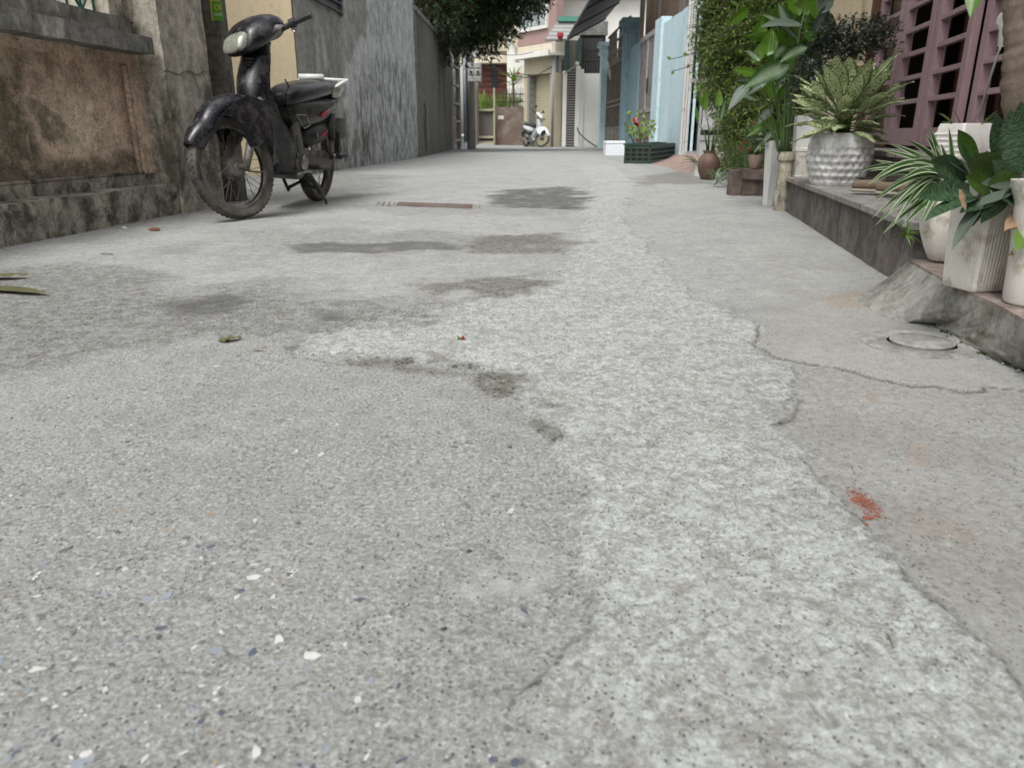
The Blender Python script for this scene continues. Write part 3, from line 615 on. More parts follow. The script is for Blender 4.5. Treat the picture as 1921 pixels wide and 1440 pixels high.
box('pane', glassl, wf, -.09, -.075, Ua+.09, Ub-.09, zb+.12, zb+1.8)
for k in range(1,4): box('mullion', dark, wf, -.11, -.09, Ua+(Ub-Ua)*k/4-.02, Ua+(Ub-Ua)*k/4+.02, zb+.12, zb+1.8)
# downpipe and blue door niche
t_ = thing('downpipe', 'tall grey downpipe between the roller shutter house and the slate blue door', 'pipe', (1.40,26.9,0)); MB().tube([(0,0,0),(0,0,3.6)], .055, 10).build('pipe', gry, t_, smooth=1); MB().cbox((.12,.05,1.7),.09,.06,3.4).build('post', paint('post_slate', (.09,.095,.105), None, 5, .5), t_)
t_ = thing('blue_door_house', 'narrow white house front with a slate blue panelled door and white eave', 'house', (1.75,28.4,0))
w = A(1043,100,28.5)
pxbox('wall', gry, t_, 1036, 98, 1066, 265, 28.55, .2); d_ = pxbox('door', bluedoor, t_, 1045, 123, 1064, 258, 28.49, .05)
for (a, b) in ((128, 188), (196, 252)): pxbox('door_panel', bluedoor, d_, 1047.5, a, 1061.5, b, 28.475, .012)
pxbox('letter_plate', white, d_, 1043.5, 186, 1049, 192, 28.46, .02); pxbox('door_frame', white, t_, 1040, 118, 1044.5, 262, 28.48, .06)
pxbox('eave', white, t_, 1038, 74, 1066, 104, 28.2, .3); MB().box(-.7,3.2,-.1,3,5.0,5.2).build('roof', cream, t_); box('upper_wall', white, t_, -.5,3.2,.3,.5,3.3,5.0)
vs = [G(1042,272,.0), G(1062,272,0), A(1066,262,28.4), A(1044,262,28.4)]; MB().add(vs+[v-Vector((0,0,.1)) for v in vs], [(0,1,2,3),(4,5,1,0),(5,6,2,1),(6,7,3,2),(7,4,0,3)]).build('ramp', rm)['kind'] = 'structure'
# white building with louvred windows above
t_ = thing('white_building', 'bright white building with white louvred window high beyond the awning', 'building', (1.9,33,0))
box('wall', white, t_, -.55, 4, 0, .3, 0, 8)
wf = pxbox('window', glassd, t_, 1042, -5, 1071, 38, 32.97, .02)
for k in range(7): pxbox('louvre', white, wf, 1041, 1+k*6.1, 1072, 3.2+k*6.1, 32.9, .05)
for x in (1040.5, 1055, 1071): pxbox('window_frame', white, wf, x, -5, x+1.6, 39, 32.86, .05)
# shack with the green beam, lattice door, red lamp
grnp = paint('shack_green', (.05,.12,.085), (.04,.09,.065), 5, .6)
t_ = thing('lattice_shop', 'small shop front with green posts, folding lattice door and corrugated canopy', 'shop', (2.1,27.0,0))
pxbox('post', grnp, t_, 1060, 72, 1066.5, 136, 26.98, .12); pxbox('post', grnp, t_, 1085, 72, 1090, 120, 26.98, .12)
pxbox('panel', paint('shop_panel', (.23,.22,.19), (.19,.18,.155), 3, .8), t_, 1066, 76, 1087, 134, 27.06, .06)
pxbox('beam', paint('beam_green', (.07,.24,.18), (.06,.19,.14), 5, .5), t_, 1047, 31, 1092, 40, 26.5, .2)
vs = [A(1022,76,25.6), A(1064,76,25.6), A(1092,41,26.8), A(1046,41,26.8)]
o_ = thing('small_canopy', 'small light grey corrugated canopy with a green beam above the lattice door', 'canopy', (1.6,26,0)); MB().add([v-o_.location for v in vs], [(0,1,2,3)]).build('sheet', MAT.setdefault('cz', paint('canopy_zinc', (.30,.30,.29), (.24,.24,.235), 4, .5)), o_, solid=.03)
for k in range(6):
    f = k/5; a = vs[0].lerp(vs[3], f)-o_.location; b = vs[1].lerp(vs[2], f)-o_.location; MB().bar(a+Vector((0,0,.03)), b+Vector((0,0,.03)), .03).build('corrugation', MAT['cz'], o_)
redl = paint('red_plastic', (.42,.03,.05), None, 5, .4)
tag(MB().lathe([(0,.12),(.10,.12),(.10,.02),(.06,-.05),(0,-.05)], 12, Matrix.Translation(A(1051,70,25.5))).build('red_lamp', redl, None), 'small red lamp hanging under the edge of the corrugated canopy', 'lamp')
t_ = thing('lattice_door', 'folding metal lattice door between two white posts with ball finials', 'door', (2.05,26.9,0))
for x in (1056.5, 1081): pxbox('post', white, t_, x, 138 if x < 1070 else 124, x+4.5, 275, 26.85, .1)
for x, y in ((1059,137),(1082.5,120)): p = A(x,y,26.9)-t_.location; MB().lathe([(0,-.075),(.05,-.055),(.075,0),(.05,.055),(0,.075)], 12, Matrix.Translation(p)).build('ball_finial', white, t_, smooth=1)
pxbox('backing', dark, t_, 1061, 136, 1081, 274, 26.98, .02)
lg = paint('lattice_grey', (.30,.29,.275), (.22,.21,.20), 5, .5)
for k in range(30): pxbox('lattice_slat', lg, t_, 1061, 134+k*4.7, 1081, 136.3+k*4.7, 26.9, .03)
m_ = MB(); a = A(1062,136,26.88); b = A(1082,122,26.88); MB().bar(a-t_.location, b-t_.location, .07).build('top_arm', lg, t_)
# white perpendicular wall with barred window and hose
t_ = thing('white_wall_house', 'white rendered low wall with black barred window under the big awning', 'wall', (2.6,27.1,0))
pxbox('wall', white, t_, 1090, 138, 1132, 276, 27.0, .25); pxbox('corner_pier', white, t_, 1083, 130, 1091.5, 277, 26.9, .3)
pxbox('window_recess', glassd, t_, 1088, 60, 1134, 138, 27.3, .05); pxbox('wall', MAT['cementwall'], t_, 1080, 40, 1140, 66, 27.2, .2)
for k in range(8): pxbox('bar', dark, t_, 1091+k*5, 72, 1092.3+k*5, 138, 27.1, .03)
for y in (92, 112): pxbox('bar', dark, t_, 1088, y, 1131, y+2, 27.08, .03)
o_ = MB().tube([A(1083,240,26.7)]+[A(1082+3*k+ .55*k*k*.5, 243+k*4.6-.06*k*k*.5, 26.6-.02*k) for k in range(1,9)], .022, 8).build('hose', dark, None, smooth=1); tag(o_, 'black hose hanging in a curve down the low white wall', 'hose')
# left: folding door with white frame, pipe, pole with meters, bucket
t_ = thing('ladder_gate', 'tall narrow door with white cross bars and dark panes past the garden wall', 'gate', (-1.75,23.4,0))
whd = paint('old_white_frame', (.50,.46,.42), (.38,.34,.31), 9, .6, dirt=(.2,.15,.12), damt=.4)
a = Vector((-1.70,22.6,0)); b = Vector((-1.60,24.1,0))
for p in (a, b): MB().bar(p-t_.location+Vector((0,0,-.02)), p-t_.location+Vector((0,0,3.3)), .075).build('stile', whd, t_)
for z in (.25,.78,1.28,1.78,2.28,2.8): MB().bar(a-t_.location+Vector((0,0,z)), b-t_.location+Vector((0,0,z)), .05).build('cross_bar', whd, t_)
MB().add([a-t_.location+Vector((-.04,0,0)), b-t_.location+Vector((-.04,0,0)), b-t_.location+Vector((-.04,0,3.3)), a-t_.location+Vector((-.04,0,3.3))], [(0,1,2,3)]).build('pane', glassd, t_, solid=.01)
box('door_side_wall', MAT['cementwall'], t_, -.6,0.02,-2.2,-.85,0,2.6); box('back_wall', MAT['cementwall'], t_, -3,-.1,.9,1.1,0,3.4)
conc = paint('far_pole_concrete', (.37,.35,.31), (.29,.27,.24), 5, .8)
t_ = thing('utility_pole', 'round concrete pole with pipes and cables carrying the electric meter boxes', 'pole', (-1.20,23.1,0))
MB().lathe([(.13,0),(.10,6.5)], 14).build('shaft', conc, t_, smooth=1)
MB().tube([(-.17,-.04,.2),(-.17,-.04,2.75)], .05, 10).build('conduit', paint('conduit_bluegrey', (.36,.41,.46), (.30,.34,.38), 4, .4), t_, smooth=1)
MB().tube([(-.16,-.05,2.95),(-.10,-.12,2.98),(-.02,-.14,2.9)], .07, 10).build('conduit_hood', white, t_, smooth=1)
random.seed(4)
for k in range(9):
    x = random.uniform(-.1,.12); MB().tube([(x+random.uniform(-.03,.03)+.02*math.sin(z*2+k), -.13-random.random()*.04, z) for z in np.linspace(1.9+random.random()*.6, 3.3+random.random()*.8, 8)], .011, 5).build('cable', [dark, conc, gry][k%3], t_, smooth=1)
mtr = paint('meter_white', (.62,.62,.60), (.50,.50,.48), 5, .4, dirt=(.3,.28,.25), damt=.4)
for lab, y0, y1, x0, x1, rows in (('upper tall white electric meter box on the far pole', 75, 110, 886, 900, 1), ('lower white electric meter cabinet with round meter windows on the far pole', 117, 155, 878, 903, 2)):
    a = A(x0,y1,22.85); b = A(x1,y0,22.85); o_ = thing('meter_box', lab, 'meter box', ((a.x+b.x)/2,22.75,a.z), 0, 'electric meter boxes on the pole')
    w, h = b.x-a.x, b.z-a.z; MB().box(-w/2,w/2,0,.18,0,h).build('cabinet', mtr, o_, bevel=.02)
    for i in range(2 if rows == 2 else 1):
        for j in range(rows+1):
            cx_ = (-w/4+w/2*i) if rows == 2 else 0; cz = h*(j+.5)/(rows+1); MB().cbox((cx_,-.012,cz),w*(.38 if rows == 2 else .7),.03,h/(rows+1)*.78).build('cover', mtr, o_, bevel=.01)
            if rows == 2 and j == 1: MB().lathe([(0,-.0),(.035,0),(.035,.02),(0,.02)], 12, Matrix.Translation((cx_,-.03,cz)) @ rot('X', R(90))).build('dial', glassd, o_)
tag(MB().tube([A(905,100,22.9),A(925,125,24),A(955,140,26),A(985,146,27),A(1010,140,27),A(1036,125,27)], .016, 6).build('overhead_cable', dark, None, smooth=1), 'thick black cable sagging from the meter pole to the garage house', 'cable')
for k, (a_, m_, b_, lb) in enumerate((((905,92,22.9),(948,112,24),(1000,98,27),'upper thin cable slung from the meter pole towards the pink house'),((880,70,22.9),(930,60,25),(1040,28,30),'thin cable climbing from the pole past the upstairs window'),((903,120,22.9),(960,150,27),(1062,135,27),'lower thin cable running from the pole to the lattice shop'))):
    p0, p1, p2 = A(*a_), A(*m_), A(*b_); tag(MB().tube([p0*(1-t)**2+p1*2*t*(1-t)+p2*t*t for t in np.linspace(0,1,12)], .010, 5).build('overhead_cable', dark, None, smooth=1), lb, 'cable', 'cables from the far pole')
bk = paint('bucket_paleblue', (.36,.43,.49), (.30,.37,.43), 5, .4)
t_ = thing('bucket', 'pale blue plastic bucket standing at the foot of the far pole', 'bucket', tuple(G(875,277.5)[:2])+(0,)); MB().lathe([(0,.0),(.145,.0),(.165,.30),(.19,.31),(.19,.36),(.175,.36),(.15,.05),(0,.05)], 20).build('pail', bk, t_, smooth=40)
# end yard: short gate, rust-brown wall, railing, palms, red house
t_ = thing('yard_pier', 'grey cement pier beside the small yellowish yard gate', 'pillar', (-1.6,29.6,0)); pxbox('pier', MAT['cementwall'], t_, 880, 155, 895, 272, 29.6, .4)
t_ = thing('yard_gate', 'low gate in a yellowish frame with dark screen at the alley end', 'gate', (-1.0,30.2,0))
for x in (893.5, 925): pxbox('post', mouldyel, t_, x, 155 if x < 900 else 165, x+4, 271, 30.1, .1)
for y in (204, 255, 265): pxbox('rail', mouldyel, t_, 894, y, 929, y+4.5, 30.08, .08)
pxbox('screen', paint('gate_screen', (.09,.085,.07), (.14,.13,.11), 5, .7), t_, 898, 209, 925, 268, 30.2, .03)
for k in range(7): pxbox('bar', dark, t_, 898+k*4, 156, 898.8+k*4, 204, 30.15, .02)
t_ = thing('yard_wall', 'rust brown stained yard wall topped with dark spiked railing', 'wall', (.1,30.6,0))
pxbox('wall', woodb, t_, 928, 201, 984, 272, 30.5, .25); pxbox('paper_notice', white, t_, 934, 217, 945, 224, 30.48, .02)
for k in range(13): pxbox('spike_bar', dark, t_, 937+k*3.6, 166-3*(k%2), 938+k*3.6, 203, 30.55, .03)
for y in (176, 190): pxbox('rail', dark, t_, 930, y, 984, y+2, 30.54, .03)
t_ = thing('red_house', 'dark red boarded house front behind the yard railing', 'house', (-.6,36,0))
pxbox('wall', redw, t_, 880, 112, 962, 275, 36, .3)
for k in range(9): pxbox('board', redw, t_, 880, 114+k*10, 962, 122.5+k*10, 35.95, .04)
wn_o = pxbox('window', glassd, t_, 922, 121, 933, 165, 35.9, .04); pxbox('window_frame', dark, wn_o, 920.5, 119, 922.5, 166, 35.86, .04); pxbox('eave', cream, t_, 880, 103, 960, 118, 35.2, 1)
t_ = thing('cream_balcony_house', 'tall cream house with balconies and brackets behind the dark tree', 'house', (-.2,38,0))
pxbox('wall', cream, t_, 800, -260, 975, 118, 38, .4); pxbox('corner_column', white, t_, 951, 60, 966, 275, 34.5, .5)
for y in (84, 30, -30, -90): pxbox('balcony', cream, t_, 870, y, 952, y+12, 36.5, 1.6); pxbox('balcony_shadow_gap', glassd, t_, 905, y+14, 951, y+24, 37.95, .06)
pxbox('balcony', cream, t_, 940, 37, 970, 56, 34.4, 2); 
for x in (948, 962): MB().prism([(0,0),(.5,0),(.5,-.7)], -.1, .1, Matrix.Translation(A(x,57,34.4)-t_.location)).build('bracket', cream, t_)
pxbox('white_sheet', white, t_, 963, 118, 984, 272, 33.5, .3)
sg = thing('sign', 'small white and red sign beside the garage house', 'sign', tuple(A(970,131,33.3))); MB().cbox((0,0,0),.26,.03,.36).build('board', white, sg); MB().cbox((.02,-.02,-.13),.20,.015,.07).build('red_band', redl, sg)
# ---------------------------------------------------------------- right: house with mauve folding doors, steps
HF = Fr(1.222, 2.4, R(11.03))
stonef = plaster('step_stone', (.185,.165,.15), (.145,.13,.118), (.085,.078,.07), 3, .4, streak=3, light=(.27,.25,.235), bump=.15)
slabm = plaster('step_slab', (.30,.28,.26), (.25,.235,.215), (.15,.14,.125), 6, .35, bump=.12)
t_ = frthing('front_steps', HF, 'two stone faced steps with pale slab tops below the mauve doors', 'steps')
roughbox('riser', stonef, t_, .012, .40, -.165, 2.26, -.1, .178, amp=.0015); 
u = -.20
for k, L in enumerate((.62,.60,.62,.62)): MB().box(-.012,.42,u,u+L-.003,.179,.203).build('slab', slabm, t_, bevel=.003); u += L
roughbox('riser', paint('riser_dark', (.10,.085,.07), (.075,.063,.052), 8, .7), t_, .345,.70,-2.6,3.3,.1,.340, amp=.001)
u = -2.6
for k in range(9): MB().box(.325,.72,u,u+.653,.341,.364).build('slab', slabm, t_, bevel=.003); u += .656
mauve = NT('mauve_paint'); v_ = mauve.obj((1,1,.25)); 
c_ = mauve.mix(mauve.ramp(mauve.noise(7,6,.65,v_),(.35,0),(.65,1)), (.34,.225,.245), (.28,.18,.195)); c_ = mauve.mix(mauve.ramp(mauve.noise(40,8,.75,v_),(.52,0),(.70,.75)), c_, (.36,.27,.27)); c_ = mauve.mix(mauve.ramp(mauve.noise(25,7,.75),(.60,0),(.72,.6)), c_, (.12,.075,.075))
mauve = mauve.fin(c_, .5, bump=mauve.noise(60,5,.7,v_), bs=.15, bd=.002)
t_ = frthing('mauve_door_house', HF, 'house front with mauve wooden folding doors of stacked open panes', 'house')
box('wall', MAT['beige'], t_, .56,.75,3.14,4.7,0,3.6); box('wall', MAT['beige'], t_, .56,.80,-4,3.2,2.62,3.6); box('door_post', paint('brown_post', (.11,.05,.03), None, 6, .5), t_, .54,.66,3.09,3.14,.37,2.62)
box('roof_slab', MAT['cementwall'], t_, -.10,5,-4.2,4.9,3.6,3.75)
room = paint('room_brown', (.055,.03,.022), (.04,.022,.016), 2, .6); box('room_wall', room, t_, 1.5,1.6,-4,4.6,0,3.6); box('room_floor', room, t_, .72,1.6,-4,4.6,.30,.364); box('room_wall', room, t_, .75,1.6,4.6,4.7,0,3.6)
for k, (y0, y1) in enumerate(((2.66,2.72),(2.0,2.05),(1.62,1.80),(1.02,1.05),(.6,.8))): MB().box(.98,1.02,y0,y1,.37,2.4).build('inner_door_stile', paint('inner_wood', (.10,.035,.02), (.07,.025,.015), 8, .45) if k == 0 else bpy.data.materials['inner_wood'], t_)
def doorleaf(U0, U1, ang, hinge):
    d = thing_child = bpy.data.objects.new('door_leaf', None); COL.objects.link(d); d.parent = t_; hy = U0 if hinge == 0 else U1
    d.location = (.58, hy, .385); d.rotation_euler = (0,0,ang); L = U1-U0; s = (0, L) if hinge == 0 else (-L, 0)
    H, sw, th = 2.22, .078, .034
    for y in (s[0], s[1]-sw): MB().box(0,th,y+.003,y+sw-.003,0,H).build('stile', mauve, d, bevel=.003)
    zs = [0, .105, .232, .358, .484, .610, .736, .862, .988, 1.114, 1.24, 1.366, 1.492, 1.618, 1.744, 1.87, 2.0]
    MB().box(.002,th-.006,s[0]+sw-.003,s[1]-sw+.003,.0,.092).build('rail', mauve, d)
    for z in zs[2:]: MB().box(.002,th-.004,s[0]+sw-.003,s[1]-sw+.003,z-.012,z+.012).build('rail', mauve, d, bevel=.002)
    for y in (s[0]+sw-.002, s[1]-sw-.006): MB().box(th-.004,th+.010,y,y+.008,.09,H).build('lining', mauve, d)
for U0, U1, an, hg in ((2.52,3.08,0,0),(1.93,2.50,0,1),(1.315,1.90,R(-2),1),(.70,1.285,R(-1),0),(.1,.68,0,1),(-.5,.08,0,0),(-1.1,-.52,0,1),(-1.7,-1.12,0,0),(-2.3,-1.72,0,1)): doorleaf(U0, U1, an, hg)
# lower ledge and sloping cement apron on the near right
apm = plaster('apron_cement', (.31,.305,.275), (.255,.252,.22), (.15,.16,.10), 5, .34, light=(.38,.375,.345), bump=.35, streak=1)
pnk = plaster('pinkish_slab', (.35,.285,.25), (.30,.245,.215), (.17,.14,.115), 6, .4, bump=.12)
base = [G(1596,556), G(1640,592), G(1692,606), G(1750,605), G(1790,640), G(1850,668), G(1905,690), G(2100,760), G(2500,900)]
top = [G(1703,490,.105), G(1745,515,.108), G(1790,540,.108), G(1845,565,.108), G(1880,583,.108), G(1921,606,.108), G(1980,636,.108), G(2150,720,.108), G(2600,920,.108)]
m_ = MB(); NS, NT_ = 120, 26; V = []
def along(L, t): 
    f = t*(len(L)-1); i = min(int(f), len(L)-2); return L[i].lerp(L[i+1], f-i)
for i in range(NS+1):
    for j in range(NT_+1):
        b = along(base, i/NS); tp = along(top, i/NS); s_ = j/NT_; p = b.lerp(tp, s_); p.z = b.z*(1-s_)+tp.z*s_**1.5+.002*math.sin(s_*3.1)*math.sin(i*.23)
        r_ = float(fbm(np.array([p.x*30]), np.array([p.y*30]), 4, 7)[0]-.5)*.006
        cr = .010*math.exp(-((i/NS-.155-.05*s_+.008*math.sin(j*.9))/.004)**2)*(1 if s_ > .25 else 0)
        p.z += r_-cr-(.012 if j == 0 else 0); p.x += (float(fbm(np.array([i*.31]), np.array([j*.3]), 3, 8)[0])-.5)*.02*(1-s_); V.append(p)
m_.add(V, [(i*(NT_+1)+j, (i+1)*(NT_+1)+j, (i+1)*(NT_+1)+j+1, i*(NT_+1)+j+1) for i in range(NS) for j in range(NT_)])
o_ = m_.build('cement_apron', apm, None, smooth=1); o_['kind'] = 'structure'
# slab behind apron top
m_ = MB(); n_ = len(top); inn = [p+HF.n*.75 for p in top]; V = top+inn+[p-Vector((0,0,.02)) for p in top]
o_ = m_.add(V, [(i, i+1, n_+i+1, n_+i) for i in range(n_-1)]).build('pot_ledge', pnk, None, solid=.008); o_['kind'] = 'structure'; o_.location.z = .003
t_ = frthing('dark_plinth', HF, 'dark mossy masonry foot wall behind the pots below the doors', 'wall'); roughbox('masonry', plaster('dark_masonry', (.045,.04,.033), (.03,.027,.022), (.02,.018,.014), 6, .5, light=(.12,.10,.08)), t_, .18, .34, -2.6, -.17, 0, .335, amp=.006)
# ---------------------------------------------------------------- step-through motorbikes (x forward from rear axle, y left, z up)
rubber = paint('tyre_rubber', (.020,.019,.018), (.036,.033,.029), 14, .75, dirt=(.13,.115,.095), dsc=9, damt=.75, bump=.3)
chrome = paint('dull_chrome', (.42,.41,.39), (.30,.29,.27), 12, .3, metal=.9, dirt=(.12,.10,.08), dsc=14, damt=.6)
alloy = paint('dirty_alloy', (.24,.23,.215), (.15,.14,.13), 14, .5, metal=.6, dirt=(.09,.08,.065), dsc=11, damt=.8)
blackpl = paint('black_plastic', (.013,.013,.014), (.022,.022,.022), 10, .45, dirt=(.085,.078,.068), dsc=9, damt=.55)
glossk = paint('scuffed_black_paint', (.006,.006,.010), (.013,.013,.016), 8, .27, dirt=(.060,.055,.050), dsc=20, damt=.42)
seatm = paint('black_vinyl', (.010,.010,.011), (.018,.018,.019), 8, .30, dirt=(.09,.085,.08), dsc=16, damt=.3)
lensm = NT('clear_lens'); lensm.fin(lensm.mix(lensm.noise(26,5), (.40,.41,.34), (.17,.18,.14)), .16, .25, Coat_Weight=.6); lensm = lensm.m
smoke = NT('smoky_lens'); smoke.fin(smoke.mix(smoke.ramp(smoke.noise(28,5),(.4,0),(.6,1)), (.045,.045,.045), (.22,.22,.20)), .2, .2, Coat_Weight=.5); smoke = smoke.m
whp = paint('white_fairing', (.66,.68,.68), (.58,.60,.60), 6, .25, dirt=(.4,.4,.38), damt=.2)
bluew = paint('grey_blue_fairing', (.42,.47,.49), (.36,.41,.43), 6, .3)
redm = paint('pink_red_decal', (.42,.03,.06), None, 6, .4); redlens = paint('red_lens', (.25,.015,.01), None, 6, .2)
def wheel(root, name, x, r, mats, M, spokes=36, disc=False, w=.030):
    e = bpy.data.objects.new(name, None); COL.objects.link(e); e.parent = root; e.matrix_local = M
    rr = r-.045
    prof = [(rr-.004,-w*.62),(rr+.010,-w*.93),(r-.016,-w*1.02),(r-.004,-w*.66),(r,-w*.25),(r,w*.25),(r-.004,w*.66),(r-.016,w*1.02),(rr+.010,w*.93),(rr-.004,w*.62)]
    Y = rot('X', R(90))
    MB().lathe(prof, 56, Y, cap=False).build('tyre', mats['rubber'], e, smooth=50)
    m = MB()
    for k in range(56):
        a = 2*math.pi*k/56
        for s in (-1,1): m.cbox((0,0,0), .014, .016, .004, rot('Y', a+.028*s) @ Matrix.Translation((0, s*w*.42, r-.0012)) @ rot('Z', s*.5))
    m.build('tread', mats['rubber'], e)['kind'] = 'stuff'
    rp = [(rr-.026,-w*.35),(rr-.020,-w*.62),(rr,-w*.66),(rr+.004,-w*.62),(rr-.006,-w*.5),(rr-.012,0),(rr-.006,w*.5),(rr+.004,w*.62),(rr,w*.66),(rr-.020,w*.62),(rr-.026,w*.35)]
    MB().lathe(rp, 48, Y, cap=False).build('rim', mats['rim'], e, smooth=50)
    MB().lathe([(0,-.055),(.02,-.055),(.025,-.045),(.055,-.04),(.058,-.02),(.058,.030),(.05,.042),(.02,.048),(0,.05)], 24, Y).build('hub', mats['alloy'], e, smooth=40)
    if disc: MB().lathe([(.06,.052),(.105,.052),(.105,.056),(.06,.056)], 30, Y, cap=False).build('brake_disc', mats['rim'], e)
    m = MB()
    for k in range(spokes):
        a = 2*math.pi*k/spokes; b = a+(.55 if k%4 < 2 else -.55); s = .032 if k%2 else -.032
        m.tube([(math.sin(b)*.055, s, math.cos(b)*.055),(math.sin(a)*(rr-.02), s*.15, math.cos(a)*(rr-.02))], .0017, 4)
    m.build('spokes', mats['spoke'], e)['kind'] = 'stuff'
    return e
def arc_fender(r, a0, a1, w, n=22, drop=.035, wf=None, m=None, c=(0,0,0), rf=None):
    m = m or MB(); rows = []
    for i in range(n+1):
        f = i/n; a = a0+(a1-a0)*f; ww = w*(wf(f) if wf else 1); rad = r+(rf(f) if rf else 0); row = []
        for j in range(11):
            q = -1+2*j/10; yy = ww*math.sin(q*1.35)/math.sin(1.35); dr = -drop*(abs(q)**2.6); row.append(Vector((c[0]+math.sin(a)*(rad+dr), c[1]+yy, c[2]+math.cos(a)*(rad+dr))))
        rows.append(row)
    vs = [p for row in rows for p in row]; m.add(vs, [(i*11+j, i*11+j+1, (i+1)*11+j+1, (i+1)*11+j) for i in range(n) for j in range(10)]); return m
def motorbike(name, label, group, loc, rz, lean, steer, sc, P, mirrors, full):
    root = thing(name, label, 'motorbike', loc, 0, group)
    root.matrix_world = Matrix.Translation(loc) @ rot('Z', rz) @ rot('X', lean) @ Matrix.Scale(sc, 4)
    ext = math.radians(26.5); r = .28; WB = 1.21
    mats = dict(rubber=rubber, rim=P['rim'], alloy=P['alloy'], spoke=P['spoke'])
    wheel(root, 'rear_wheel', 0, r, mats, Matrix.Translation((0,0,r)), w=.034)
    # steering assembly frame: origin on the steering axis at fork crown
    ax = Vector((-math.sin(ext), 0, math.cos(ext))); H = Vector((WB-.03, 0, r))+ax*.36
    SM = Matrix.Translation(H) @ Matrix.Rotation(steer, 4, ax)
    def S(p): return SM @ (Vector(p)-H)
    def steerobj(mb, nm, mat, parent=None, **k):
        mb.v = [tuple(S(p)) for p in mb.v]; return mb.build(nm, mat, parent or root, **k)
    axl = Vector((WB,0,r)); MW = SM @ Matrix.Translation(axl-H)
    wheel(root, 'front_wheel', 0, r, mats, MW, disc=False)
    for s in (-1,1):
        m = MB(); m.tube([axl+Vector((-.012,s*.085,-.02)), axl+Vector((-.03,s*.085,0))+ax*.19], [.021,.026], 12); steerobj(m, 'fork_leg', P['alloy'], smooth=1)
        m = MB(); m.tube([axl+Vector((-.03,s*.085,0))+ax*.19, axl+Vector((-.05,s*.08,0))+ax*.40], .017, 10); steerobj(m, 'fork_tube', P['frame'], smooth=1)
    m = MB(); m.tube([axl+Vector((0,-.10,0)), axl+Vector((0,.10,0))], .012, 8); steerobj(m, 'axle', P['metal'])
    m = MB(); m.tube([axl+Vector((-.02,.095,-.03)), axl+Vector((-.12,.10,-.04)), axl+Vector((-.22,.10,.0)), axl+Vector((-.27,.09,.14)), axl+Vector((-.28,.06,.32))], .005, 6); steerobj(m, 'brake_cable', blackpl, smooth=1)
    # front fender: hood over the wheel, skirts down to the forks
    cf = axl; m = arc_fender(.300, R(-52), R(64), .074, 30, .085, lambda f: (1.16-.25*max(0,(f-.5)/.5)-.35*max(0,(f-.78)/.22)**1.5), c=cf, rf=lambda f: .008+.120*(1-min(1,f/.62))**.0*max(0,math.cos(min(1,f/.72)*math.pi/2))**.9); steerobj(m, 'front_fender', P['body'], smooth=1, solid=.004)
    for s in (-1,1):
        m = MB(); pts = [(-.27,.24),(-.22,.34),(-.12,.37),(-.02,.33),(.08,.27),(.03,.262),(-.015,.235),(-.04,.17),(-.055,.105),(-.11,.10),(-.17,.13)]
        n = len(pts); out = []
        for k, (x, z) in enumerate(pts): out.append(axl+Vector((x, s*(.104+.010*(z<.2)), z)))
        inn = [p-Vector((0,s*.008,0)) for p in out]; m.add(out+inn, [tuple(range(n)), tuple(range(2*n-1,n-1,-1))]+[(k,(k+1)%n,n+(k+1)%n,n+k) for k in range(n)]); steerobj(m, 'fender_skirt', P['body'], bevel=.003)
    # handlebar cowl: a tapering lofted hood, lamp on its nose
    HB = Vector((.80,0,1.0))
    m = MB(); rings = []
    for x, z, a, b in ((-.11,1.02,.075,.045),(-.06,1.035,.135,.062),(.02,1.025,.175,.084),(.08,1.0,.166,.102),(.14,.975,.142,.100),(.19,.952,.112,.084),(.208,.945,.098,.072)):
        rings.append(sring((HB.x+x,0,z), (0,1,0), (-.25,0,.97), a, b, 2.5, 24))
    m.loft(rings); steerobj(m, 'handlebar_cowl', P['body'], smooth=60, sub=1)
    m = MB(); rings = []
    for x, z, a, b in ((.165,.962,.088,.062),(.218,.944,.084,.057),(.240,.937,.070,.046),(.249,.935,.05,.030)): rings.append(sring((HB.x+x,0,z-.004), (0,1,0), (-.35,0,.94), a, b, 3.4, 24))
    m.loft(rings); steerobj(m, 'headlight', P['lens'], smooth=60)
    for s in (-1,1):
        m = MB(); rings = []
        for t, a, b in ((0,.030,.026),(.5,.030,.024),(1,.008,.007)):
            rings.append(sring((HB.x+.115-.10*t+.0, s*(.126+.060*t), .985+.032*t), (-.7,s*.7,0), (-.3,0,.95), a*1.6, b, 2.4, 14))
        m.loft(rings); steerobj(m, 'turn_signal', P['signal'], smooth=60, sub=1)
        # bar ends, grips, switch housing, levers
        a0 = HB+Vector((-.03,s*.12,.01)); a1 = HB+Vector((-.06,s*.20,.035)); a2 = HB+Vector((-.10,s*.31,.06))
        m = MB(); m.tube([a0,a1], .016, 10); m.tube([a1-(a2-a1)*.18,a1+(a2-a1)*.12], .026, 12); steerobj(m, 'switch_housing', blackpl, smooth=50)
        m = MB(); m.tube([a1,a2-(a2-a1)*.06,a2-(a2-a1)*.055,a2], [.0165,.0165,.019,.018], 12); steerobj(m, 'handle_grip', blackpl, smooth=50)
        m = MB(); m.tube([a1+Vector((.035,0,-.03)), a1+(a2-a1)*.3+Vector((.055,0,-.035)), a2+Vector((.045,0,-.035))] if s < 0 else [a1+Vector((.02,0,-.035)), a1+Vector((.03,.03,-.06))], .006, 6); steerobj(m, 'brake_lever' if s < 0 else 'lever_bracket', P['metal'], smooth=1)
